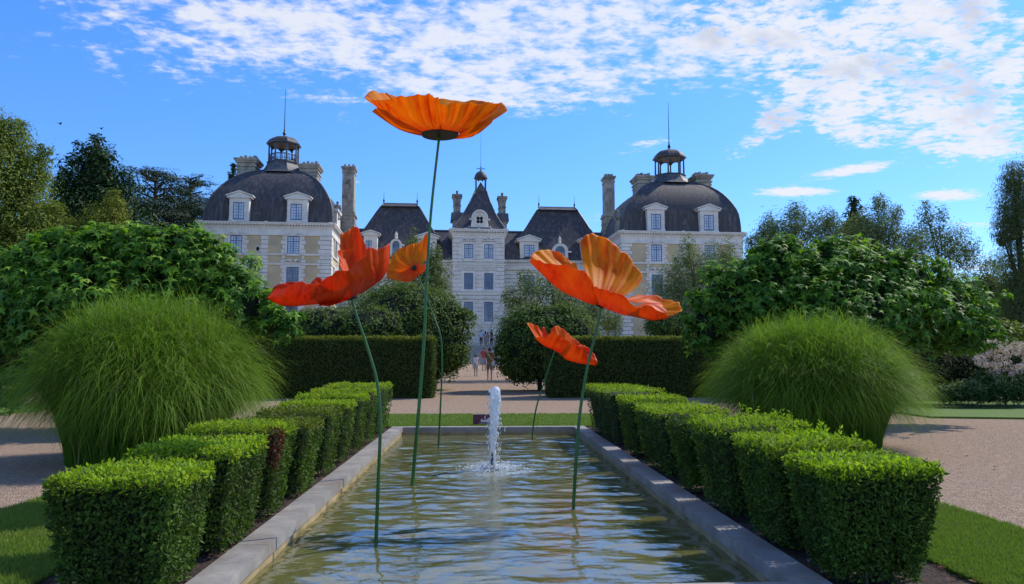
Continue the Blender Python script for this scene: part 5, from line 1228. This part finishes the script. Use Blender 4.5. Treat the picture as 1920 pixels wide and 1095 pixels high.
# -- A: tallest, orange bowl seen from below
bA = onz(773, 910, WZ); YA = bA.y; ra = poppy('tallest giant poppy with an orange bowl flower high against the sky', (773, 910))
T = YA + .15
petal(ra, [[(795, 248, .15), (815, 243, .2), (835, 243, .2), (855, 248, .15)], [(735, 225, .35), (790, 212, .55), (860, 213, .55), (905, 222, .35)], [(701, 174, .5), (750, 183, .85), (850, 188, .95), (925, 190, .6)]], T, 'petal_orange', seed=1, ruff=.02)
petal(ra, [[(792, 250, 0), (796, 247, .1), (802, 245, .15), (806, 243, .2)], [(736, 226, -.15), (732, 212, .1), (736, 205, .3), (760, 208, .5)], [(698, 190, -.3), (685, 182, 0), (701, 172, .35), (726, 174, .55)]], T, 'petal_orange', seed=2, ruff=.02, k=5)
petal(ra, [[(796, 256, .12), (790, 252, .02), (789, 249, -.06), (794, 247, -.14)], [(748, 243, .0), (746, 240, -.1), (748, 234, -.2), (760, 228, -.3)], [(699, 212, -.10), (697, 207, -.2), (710, 200, -.34), (735, 196, -.42)]], T, 'petal_orange', seed=3, ruff=.02, k=6)
petal(ra, [[(789, 249, -.05), (800, 246, -.18), (814, 244, -.24), (830, 243.5, -.25)], [(722, 219, -.25), (762, 222, -.45), (800, 224, -.5), (828, 224, -.5)], [(697, 189, -.45), (740, 184, -.68), (790, 176, -.78), (821, 184, -.80)]], T, 'petal_orange', seed=4, ruff=.024, k=11)
petal(ra, [[(824, 243.5, -.25), (838, 244, -.24), (852, 246, -.18), (862, 250, -.02)], [(824, 226, -.55), (850, 226, -.55), (880, 227, -.42), (905, 223, -.22)], [(820, 196, -.86), (860, 193, -.80), (905, 194, -.62), (942, 192, -.35)]], T, 'petal_orange', seed=5, ruff=.022, k=10)
petal(ra, [[(850, 258, .14), (858, 256, .1), (862, 251, .0), (861, 247, -.1)], [(884, 257, .06), (898, 246, .0), (902, 236, -.05), (897, 228, -.1)], [(905, 240, -.40), (930, 221, -.22), (950, 205, 0), (940, 193, .35)]], T, 'petal_orange', seed=6, ruff=.018, k=5)
petal(ra, [[(796, 254, .18), (815, 257, .24), (838, 258, .24), (854, 257, .18)], [(770, 249, .3), (808, 257.5, .42), (850, 260.5, .42), (880, 258, .3)], [(755, 244, .4), (805, 250, .6), (855, 252, .6), (895, 248, .4)]], T, 'petal_orange', seed=7, ruff=.006, k=4, edge=.01)
disc(ra, 825, 250.5, T - .02, 36, (0.02, 0.02, -1))
stem(ra, [(824, 252), (808, 400), (799, 540), (796, 620), (786, 760), (773, 910), (771.5, 935)], [T, T - .02, T - .06, T - .08, YA + .02, YA, YA - .0], .026)
# -- B: left scarlet
bB = onz(705, 1018, WZ); YB = bB.y; rb = poppy('scarlet giant poppy leaning left, nearest to the viewer', (705, 1018)); T = YB + .05; S_ = 'petal_scarlet'
petal(rb, [[(650, 556, .1), (660, 552, .15), (672, 550, .15), (685, 545, .12)], [(640, 500, .30), (655, 490, .36), (672, 490, .36), (690, 495, .3)], [(640, 441, .36), (650, 432, .42), (670, 424, .44), (688, 466, .36)]], T, 'petal_mid', seed=11, ruff=.022, k=5, nu=40)
petal(rb, [[(655, 540, .05), (652, 535, .1), (650, 530, .15), (652, 520, .2)], [(646, 512, .12), (643, 500, .2), (645, 490, .25), (655, 490, .3)], [(644, 508, .12), (635, 490, .2), (636, 470, .26), (660, 468, .32)]], T, 'petal_mid', seed=12, ruff=.012, k=4, nu=30)
petal(rb, [[(650, 553, .05), (645, 550, .12), (640, 546, .16), (645, 540, .2)], [(575, 556, .1), (590, 545, .2), (610, 540, .26), (630, 538, .3)], [(500, 558, .0), (520, 538, .16), (545, 528, .2), (575, 543, .22)]], T, S_, seed=13, ruff=.014, k=6)
petal(rb, [[(655, 553, .05), (650, 548, .12), (648, 545, .16), (650, 540, .2)], [(595, 548, .12), (602, 540, .2), (612, 537, .24), (630, 536, .26)], [(575, 545, .2), (590, 524, .28), (600, 522, .3), (628, 545, .28)]], T, S_, seed=14, ruff=.01, k=4, nu=30)
petal(rb, [[(640, 562, .02), (618, 568, -.02), (585, 571, -.04), (535, 574, 0), (505, 562, .02)], [(652, 547, -.16), (620, 555, -.22), (582, 556, -.26), (545, 554, -.18), (507, 560, -.04)], [(665, 532, -.2), (625, 540, -.28), (583, 533, -.3), (556, 530, -.24), (508, 557, -.05)]], T, S_, seed=15, ruff=.014, k=9)
petal(rb, [[(600, 573, .0), (632, 568, -.05), (662, 556, -.06), (700, 536, -.02)], [(592, 558, -.2), (632, 540, -.30), (668, 524, -.32), (702, 512, -.2)], [(592, 536, -.28), (626, 512, -.38), (655, 502, -.40), (688, 478, -.3)]], T, S_, seed=16, ruff=.022, k=7)
petal(rb, [[(662, 557, -.02), (688, 543, -.05), (715, 524, .0), (727, 505, .08)], [(672, 520, -.24), (692, 505, -.26), (716, 495, -.16), (730, 485, .02)], [(680, 486, -.30), (690, 464, -.32), (716, 464, -.22), (731, 455, -.02)]], T, S_, seed=17, ruff=.018, k=5)
petal(rb, [[(655, 556, 0), (640, 560, 0), (620, 564, .02), (606, 566, .04)], [(652, 562, -.08), (638, 566, -.08), (620, 569, -.06), (600, 570, -.04)], [(640, 565, -.16), (628, 570, -.16), (612, 574, -.14), (596, 573, -.1)]], T, 'petal_scarlet', seed=18, ruff=.006, k=3, nu=24, edge=.01)
disc(rb, 658, 554, T - .0, 12, (.2, .3, -1))
stem(rb, [(658, 554), (668, 590), (690, 655), (708, 722), (713, 800), (709, 910), (705, 1018), (704, 1045)], [T, T, T, T - .02, YB, YB, YB, YB], .0175)
# -- D: right, big open orange-red
bD = onz(1075, 955, WZ); YD = bD.y; rd = poppy('wide orange-red giant poppy on the right with one tall upright petal', (1075, 955)); T = YD + .05; Q = 'petal_mid'
petal(rd, [[(1110, 545, .12), (1122, 550, .15), (1138, 556, .15), (1160, 562, .12)], [(1095, 500, .35), (1125, 500, .45), (1160, 515, .45), (1192, 540, .3)], [(1089, 452, .45), (1112, 437, .55), (1172, 474, .60), (1206, 520, .42)]], T, 'petal_orange', seed=21, ruff=.024, k=11, nu=70)
petal(rd, [[(1112, 562, .05), (1108, 555, .1), (1105, 548, .15), (1108, 540, .2)], [(1045, 520, .1), (1050, 508, .22), (1062, 500, .32), (1085, 510, .34)], [(993, 484, .0), (1008, 469, .2), (1040, 470, .34), (1080, 496, .4)]], T, 'petal_orange', seed=22, ruff=.018, k=8)
petal(rd, [[(1126, 571, -.03), (1112, 571, -.08), (1088, 562, -.08), (1045, 540, -.02), (993, 491, 0)], [(1122, 555, -.2), (1095, 540, -.28), (1070, 528, -.26), (1035, 510, -.16), (993, 489, -.03)], [(1116, 540, -.26), (1102, 513, -.36), (1070, 500, -.36), (1025, 492, -.24), (992, 487, -.05)]], T, Q, seed=23, ruff=.016, k=10)
petal(rd, [[(1150, 562, .1), (1165, 564, .12), (1180, 566, .12), (1195, 568, .1)], [(1180, 560, .2), (1192, 556, .25), (1212, 560, .28), (1225, 568, .25)], [(1182, 560, .25), (1208, 553, .32), (1232, 556, .35), (1254, 574, .3)]], T, Q, seed=24, ruff=.014, k=5, nu=36)
petal(rd, [[(1180, 575, .02), (1190, 575, .05), (1200, 575, .1), (1210, 574, .14)], [(1220, 590, .0), (1228, 582, .05), (1236, 575, .12), (1240, 570, .2)], [(1262, 592, .0), (1279, 581, .05), (1268, 565, .15), (1242, 564, .24)]], T, 'petal_orange', seed=25, ruff=.012, k=6, nu=36)
petal(rd, [[(1118, 570, -.04), (1140, 580, -.06), (1168, 590, -.06), (1198, 595, -.02)], [(1116, 556, -.22), (1142, 564, -.28), (1170, 576, -.3), (1198, 589, -.2)], [(1114, 538, -.30), (1140, 545, -.38), (1172, 559, -.40), (1199, 580, -.30)]], T, Q, seed=26, ruff=.016, k=8)
petal(rd, [[(1175, 590, -.02), (1200, 596, -.04), (1226, 601, -.04), (1256, 594, 0)], [(1186, 582, -.18), (1208, 584, -.22), (1230, 590, -.2), (1250, 590, -.1)], [(1196, 584, -.28), (1210, 573, -.32), (1228, 578, -.28), (1246, 588, -.16)]], T, Q, seed=27, ruff=.012, k=5, nu=36)
petal(rd, [[(1190, 574, .0), (1198, 572, .04), (1206, 570, .08), (1212, 568, .12)], [(1212, 576, -.02), (1220, 572, .04), (1230, 570, .08), (1236, 570, .14)], [(1244, 598, -.06), (1250, 594, 0), (1255, 586, .06), (1248, 578, .12)]], T, 'petal_scarlet', seed=28, ruff=.01, k=3, nu=24)
disc(rd, 1128, 570, T, 12, (-.2, .3, -1))
stem(rd, [(1129, 570), (1118, 620), (1101, 690), (1088, 770), (1081, 850), (1075, 955), (1074, 985)], [T, T, T, T, YD, YD, YD], .0205)
# -- C: behind, facing the viewer
bC = onz(822, 838, WZ); YC = bC.y; rc = poppy('small orange poppy showing its dark centre, behind the tall stem', (822, 838)); T = YC + .1
petal(rc, [[(776, 510, 0), (772, 507, 0), (771, 502, 0), (776, 499, 0)], [(750, 515, .1), (744, 500, .14), (752, 484, .2), (775, 475, .2)], [(723, 521, .0), (731, 488, .15), (748, 468, .28), (778, 455, .3)]], T, 'petal_orange', seed=31, ruff=.016, k=9)
petal(rc, [[(774, 499, 0), (778, 497, 0), (781, 499, 0), (782, 503, 0)], [(776, 478, .18), (786, 474, .2), (794, 480, .16), (795, 490, .1)], [(774, 458, .28), (792, 450, .3), (806, 436, .25), (800, 488, .1)]], T, 'petal_orange', seed=32, ruff=.02, k=6)
petal(rc, [[(783, 496, 0), (779, 500, 0), (774, 502, 0), (768, 503, 0)], [(795, 496, -.02), (790, 511, -.04), (775, 516, -.04), (748, 512, .0)], [(802, 484, .0), (795, 508, -.1), (765, 528, -.12), (724, 521, -.02)]], T, 'petal_mid', seed=33, ruff=.014, k=8)
disc(rc, 776, 503, T - .03, 4.5, (.3, -1, .2), .05, name='flower_centre')
stem(rc, [(780, 508), (795, 545), (812, 590), (826, 630), (829, 680), (826, 760), (822, 838), (822, 850)], [T + .02, T, T, YC, YC, YC, YC, YC], .019)
# -- E: small lower right
bE = onz(998, 822, WZ); YE = bE.y; re_ = poppy('small ruffled orange poppy low before the right tall hedge', (998, 822)); T = YE + .1
petal(re_, [[(1034, 655, .1), (1045, 655, .15), (1056, 660, .15), (1062, 668, .1)], [(1036, 636, .25), (1052, 634, .3), (1070, 648, .3), (1085, 660, .25)], [(1032, 618, .3), (1048, 612, .4), (1085, 642, .4), (1108, 655, .3)]], T, 'petal_mid', seed=41, ruff=.024, k=11)
petal(re_, [[(1030, 652, .0), (1024, 648, .05), (1022, 642, .1), (1026, 640, .14)], [(1008, 636, -.02), (1008, 628, .1), (1012, 622, .16), (1022, 632, .2)], [(988, 605, .0), (996, 606, .12), (1010, 614, .2), (1022, 634, .24)]], T, 'petal_mid', seed=42, ruff=.02, k=6)
petal(re_, [[(1060, 668, .05), (1066, 664, .1), (1074, 662, .14), (1082, 662, .16)], [(1078, 670, .08), (1086, 664, .16), (1094, 660, .2), (1100, 660, .24)], [(1120, 682, .0), (1116, 668, .14), (1108, 656, .2), (1094, 650, .28)]], T, 'petal_scarlet', seed=43, ruff=.02, k=5)
petal(re_, [[(1002, 634, .0), (1020, 648, -.04), (1038, 656, -.06), (1058, 668, -.04)], [(1012, 632, -.14), (1028, 640, -.2), (1046, 648, -.2), (1066, 658, -.14)], [(1022, 634, -.2), (1036, 622, -.3), (1056, 634, -.3), (1074, 646, -.2)]], T, 'petal_mid', seed=44, ruff=.024, k=9)
petal(re_, [[(1048, 662, -.04), (1062, 674, -.06), (1086, 681, -.04), (1118, 685, .0)], [(1058, 656, -.16), (1076, 664, -.2), (1094, 672, -.16), (1116, 682, -.04)], [(1066, 642, -.24), (1084, 648, -.28), (1096, 660, -.2), (1114, 678, -.06)]], T, 'petal_mid', seed=45, ruff=.02, k=8)
petal(re_, [[(1018, 640, .05), (1022, 636, .05), (1026, 636, .05)], [(1017, 628, .05), (1022, 626, .07), (1028, 630, .07)], [(1016, 616, .05), (1020, 614, .08), (1027, 628, .08)]], T, 'petal_scarlet', seed=46, ruff=.006, k=2, nu=16, nv=10)
stem(re_, [(1040, 658), (1034, 675), (1022, 712), (1008, 755), (1001, 790), (998, 822), (998, 835)], [T, T, T, YE, YE, YE, YE], .019)
# small orange flower lying by the hedge foot
c = onz(1019, 738, .0); rg_ = empty('orange_flower', (c.x, c.y, 0), 'low orange flower at the foot of the right tall hedge', 'flower')
a = Acc()
for k in range(7):
    w = k * .9; P = [(0, 0, .05)]; d = Vector((math.cos(w), math.sin(w), 0)); s = Vector((-d.y, d.x, 0)); a.polys([(0, 0, .06), tuple(d * .11 - s * .07 + Vector((0, 0, .10))), tuple(d * .19 + Vector((0, 0, .15))), tuple(d * .11 + s * .07 + Vector((0, 0, .10)))], [(0, 1, 2, 3)])
a.build('petals', M['petal_mid'], rg_); a = Acc(); a.tube([(0, 0, -.02), (0, 0, .06)], .012, 6); a.build('stem', M['stem'], rg_)
# ------------------------------------------------------------------ people
def fmat(name, c, rough=.8):
    m, nt, b, p, out = newmat(name); n = b.noise(worldco(b), 14, 3, .6); nt.links.new(b.ramp(n, [(.3, tuple(x * .8 for x in c)), (.7, c)]), p.inputs['Base Color']); p.inputs['Roughness'].default_value = rough; return m
SK = fmat('skin', (.42, .24, .16), .5); HAIR = fmat('hair', (.02, .014, .010), .5)
def skin(name, verts, edges, rad, mat, parent, sub=2, root=0):
    me = bpy.data.meshes.new(name); me.from_pydata(verts, edges, []); o = bpy.data.objects.new(name, me); COL.objects.link(o); o.parent = parent
    sm = o.modifiers.new('skin', 'SKIN'); sm.use_smooth_shade = True
    for i, r in enumerate(rad):
        sv = me.skin_vertices[0].data[i]; sv.radius = r if hasattr(r, '__len__') else (r, r); sv.use_root = (i == root)
    s = o.modifiers.new('sub', 'SUBSURF'); s.levels = sub; s.render_levels = sub; me.materials.append(mat); return o
def person(loc, H, label, top, bottom, rz=0, skirt=False, longhair=False, sleeves=True, stride=.22, shorts=True, arms='down', bag=None, shoes=(.05, .045, .04), topname='shirt', botname='shorts', group=None):
    """faces +y when rz=0; z up; H metres"""
    root = empty('person', loc, label, 'person', group, rz=rz); k = H / 1.75; w = 1.0
    def S(v): return [tuple(x * k for x in q) for q in v]
    st = stride
    kn = {-1: (-.10, .10 * st * 2, .49), 1: (.10, .30 * st, .49)}
    J = {'pel': (0, 0, .93), 'wai': (0, 0, 1.08), 'che': (0, .0, 1.30), 'nec': (0, .01, 1.47), 'hea': (0, .03, 1.60), 'crn': (0, .03, 1.70)}
    fl, fr = (-.09, st, .07), (.09, -st, .09)
    kl, kr = (-.095, st * .62, .50), (.095, -st * .25, .50)
    if arms == 'down': el_, hl = (-.25, -.08, 1.12), (-.24, .08, .90); er, hr = (.25, .02, 1.12), (.24, .12, .90)
    elif arms == 'hold': el_, hl = (-.24, .0, 1.12), (-.13, .24, 1.14); er, hr = (.24, .0, 1.12), (.13, .24, 1.12)
    else: el_, hl = (-.25, -.08, 1.12), (-.24, .08, .90); er, hr = (.27, .06, 1.14), (.16, .26, 1.18)
    V = [J['pel'], J['wai'], J['che'], J['nec'], (0, .02, 1.53), J['hea'], J['crn'],
         (-.19, 0, 1.41), el_, hl, (hl[0], hl[1] + .05, hl[2] - .09), (.19, 0, 1.41), er, hr, (hr[0], hr[1] + .05, hr[2] - .09),
         (-.09, 0, .88), kl, fl, (fl[0], fl[1] + .15, .035), (.09, 0, .88), kr, fr, (fr[0], fr[1] + .14, .035)]
    E = [(0, 1), (1, 2), (2, 3), (3, 4), (4, 5), (5, 6), (2, 7), (7, 8), (8, 9), (9, 10), (2, 11), (11, 12), (12, 13), (13, 14), (0, 15), (15, 16), (16, 17), (17, 18), (0, 19), (19, 20), (20, 21), (21, 22)]
    Rr = [(.15, .11), (.13, .095), (.15, .10), .058, .052, (.082, .10), (.06, .075), .052, .038, .028, .034, .052, .038, .028, .034, .085, .056, .036, .034, .085, .056, .036, .034]
    Rr = [tuple(x * k for x in (r if isinstance(r, tuple) else (r, r))) for r in Rr]
    skin('body', S(V), E, Rr, SK, root)
    # face
    a = Acc()
    for s in (-1, 1): a.sphere((s * .032 * k, .118 * k, 1.62 * k), .011 * k, 6, 5)
    a.build('eyes', HAIR, root); a = Acc(); a.sphere((0, .135 * k, 1.59 * k), .014 * k, 6, 5, 0, (.8, 1.2, 1.4)); a.sphere((0, .118 * k, 1.552 * k), .018 * k, 6, 5, 0, (1.3, .5, .4))
    for s in (-1, 1): a.sphere((s * .088 * k, .03 * k, 1.60 * k), .02 * k, 6, 5, 0, (.5, .8, 1.3))
    a.build('face', SK, root, smooth=True)
    # hair
    a = Acc(); a.sphere((0, .01 * k, 1.645 * k), .102 * k, 12, 8, 0, (.96, 1.08, .98))
    if longhair: a.sphere((0, -.05 * k, 1.50 * k), .10 * k, 10, 8, 0, (1.0, .6, 1.9)); [a.sphere((s * .085 * k, .02 * k, 1.50 * k), .04 * k, 8, 6, 0, (.8, 1, 3.2)) for s in (-1, 1)]
    a.build('hair', HAIR, root, smooth=True)
    # shirt
    f = 1.16; TV = [(0, 0, .90), J['wai'], J['che'], (0, .0, 1.45), (-.19, 0, 1.41), tuple(Vector((-.19, 0, 1.41)).lerp(Vector(el_), .75)), (.19, 0, 1.41), tuple(Vector((.19, 0, 1.41)).lerp(Vector(er), .75))]
    TE = [(0, 1), (1, 2), (2, 3), (2, 4), (2, 6)] + ([(4, 5), (6, 7)]); TR = [(.19, .14), (.17, .125), (.185, .13), (.09, .08), .075, .066 if sleeves else .05, .075, .066 if sleeves else .05]
    if not sleeves: TV[5] = (-.20, 0, 1.38); TV[7] = (.20, 0, 1.38)
    TR = [tuple(x * k for x in (r if isinstance(r, tuple) else (r, r))) for r in TR]; skin(topname, S(TV), TE, TR, top, root)
    if skirt:
        a = Acc(); prof = [(.15, 1.0), (.19, .9), (.24, .72), (.27, .58)]; V2 = []; F2 = []
        for r, z in prof:
            for j in range(24): w_ = 6.2832 * j / 24; rr = r * (1 + .06 * math.sin(6 * w_) * (1 - z)); V2.append((k * rr * math.cos(w_), k * rr * .85 * math.sin(w_), k * z))
        for i in range(3):
            for j in range(24): F2.append((i * 24 + j, i * 24 + (j + 1) % 24, (i + 1) * 24 + (j + 1) % 24, (i + 1) * 24 + j))
        a.polys(V2, F2); a.build('skirt', bottom, root, smooth=True)
    else:
        tgt = .55 if shorts else .13
        def leg(hip, kn_, ft):
            hip, kn_, ft = Vector(hip), Vector(kn_), Vector(ft)
            return (tuple(kn_ + Vector((0, 0, .02))), None) if shorts else (tuple(kn_), tuple(ft + Vector((0, 0, .05))))
        a1, a2 = leg((-.09, 0, .88), kl, fl); c1, c2 = leg((.09, 0, .88), kr, fr)
        LV = [(0, 0, .97), (0, 0, .93), (-.095, 0, .86), a1, (.095, 0, .86), c1]; LE = [(0, 1), (1, 2), (2, 3), (1, 4), (4, 5)]; LR = [(.165, .125), (.17, .13), .11, .092, .11, .092]
        if not shorts: LV += [a2, c2]; LE += [(3, 6), (5, 7)]; LR[3] = LR[5] = .075; LR += [.06, .06]
        LR = [tuple(x * k for x in (r if isinstance(r, tuple) else (r, r))) for r in LR]; skin(botname, S(LV), LE, LR, bottom, root, root=1)
    sm_ = fmat('shoe', shoes)
    for ft in (fl, fr):
        a = Acc(); a.sphere((ft[0] * k, (ft[1] + .06) * k, max(.045, ft[2] - .03) * k), .055 * k, 10, 6, 0, (.85, 2.3, .85)); a.build('shoe', sm_, root, smooth=True)
    if bag:
        a = Acc(); a.box(.10 * k, .40 * k, -.25 * k, -.14 * k, .78 * k, 1.0 * k, 0, .02); 
        o = a.build('bag', bag, root); a = Acc()
        a.tube([tuple(Vector(q) * k) for q in ((-.13, .02, 1.46), (-.10, -.12, 1.40), (.05, -.155, 1.18), (.25, -.17, 1.0))], .016 * k, 6); a.build('strap', bag, o)
    return root
def pl(u, vfeet, H, hpx):
    """where a person of H metres showing hpx tall stands"""
    Y = F_PX * H / hpx; c = ony(u, vfeet, Y); return Vector((c.x, Y, c.z))
WH = fmat('white_cloth', (.72, .70, .70)); MU = fmat('mustard_cloth', (.22, .12, .025)); KH = fmat('khaki_cloth', (.20, .15, .11)); RD = fmat('red_cloth', (.42, .06, .05)); BL = fmat('pale_denim', (.28, .34, .46)); BK = fmat('black_cloth', (.02, .02, .025)); GR = fmat('grey_pattern_cloth', (.32, .28, .28)); LB = fmat('pale_blue_cloth', (.45, .52, .72)); CREAM = fmat('cream_bag', (.55, .55, .48)); FL = fmat('floral_cloth', (.45, .42, .33))
def put(u, v, H, h, *a_, **k_):
    p = pl(u, v, H, h); p.z = gz(p.y); return person(p, H, *a_, **k_)
G_ = 'visitors on the gravel path'
put(918, 712, 1.80, 61, 'man in mustard shirt and khaki shorts walking away with a cream shoulder bag', MU, KH, bag=CREAM, stride=.20, group=G_, shoes=(.35, .27, .2))
put(892, 697, 1.35, 41.5, 'girl in white top and patterned skirt walking towards the pool', WH, FL, rz=math.pi, skirt=True, longhair=True, sleeves=False, stride=.12, group=G_)
put(907.5, 696, 1.68, 44, 'person in red shirt and pale denim shorts beside the man', RD, BL, rz=math.pi, stride=.14, group=G_)
put(929, 695, 1.72, 44, 'person in white shirt partly hidden behind the right bush', WH, BK, rz=.3, stride=.1, arms='hold', group=G_, shorts=False, botname='trousers')
G2 = 'visitors at the top of the castle steps'
ST = CO + Matrix.Rotation(TH, 3, 'Z') @ Vector((0, TY - 2.6, z_t))
for (u, H, lab, t_, b_, kw) in ((902, 1.75, 'person in pale blue shirt and dark trousers at the top of the steps', LB, BK, dict(shorts=False, botname='trousers')),
                               (910, 1.62, 'person in grey patterned clothes in the middle of the group on the steps', GR, GR, dict(shorts=False, botname='trousers', longhair=True)),
                               (915, 1.5, 'shorter person in grey shirt and denim shorts on the steps', GR, BL, dict(arms='hold')),
                               (921.5, 1.78, 'person dressed in black at the right of the group on the steps', BK, BK, dict(shorts=False, botname='trousers'))):
    x, _ = LP(u, 640, TY - 2.6); p = CO + Matrix.Rotation(TH, 3, 'Z') @ Vector((x, TY - 2.6 + random.uniform(-.3, .3), z_t)); person(p, H, lab, t_, b_, rz=random.uniform(-1, 1), group=G2, stride=.06, **kw)
# two distant birds
for (u, v, w_, lab) in ((113, 232, .0, 'tiny dark bird flying above the left edge conifers'), (190, 241, .4, 'tiny dark bird flying just above the tall dark conifer tip')):
    c = ony(u, v, 45); a = Acc(); a.sphere((0, 0, 0), .05, 8, 6, 0, (2.2, 1, 1))
    for s in (-1, 1): a.polys([(.05, 0, .01), (-.05, 0, .01), (-.08, s * .13, .06), (-.12, s * .26, .02), (-.02, s * .15, .07)], [(0, 1, 2, 3, 4)])
    a.polys([(-.1, .0, 0), (-.2, .04, 0), (-.2, -.04, 0)], [(0, 1, 2)])
    o = obj1(a, 'bird', BK, lab, 'bird', 'birds in the sky'); o.location = c; o.rotation_euler = (0, 0, w_ + 1.2)
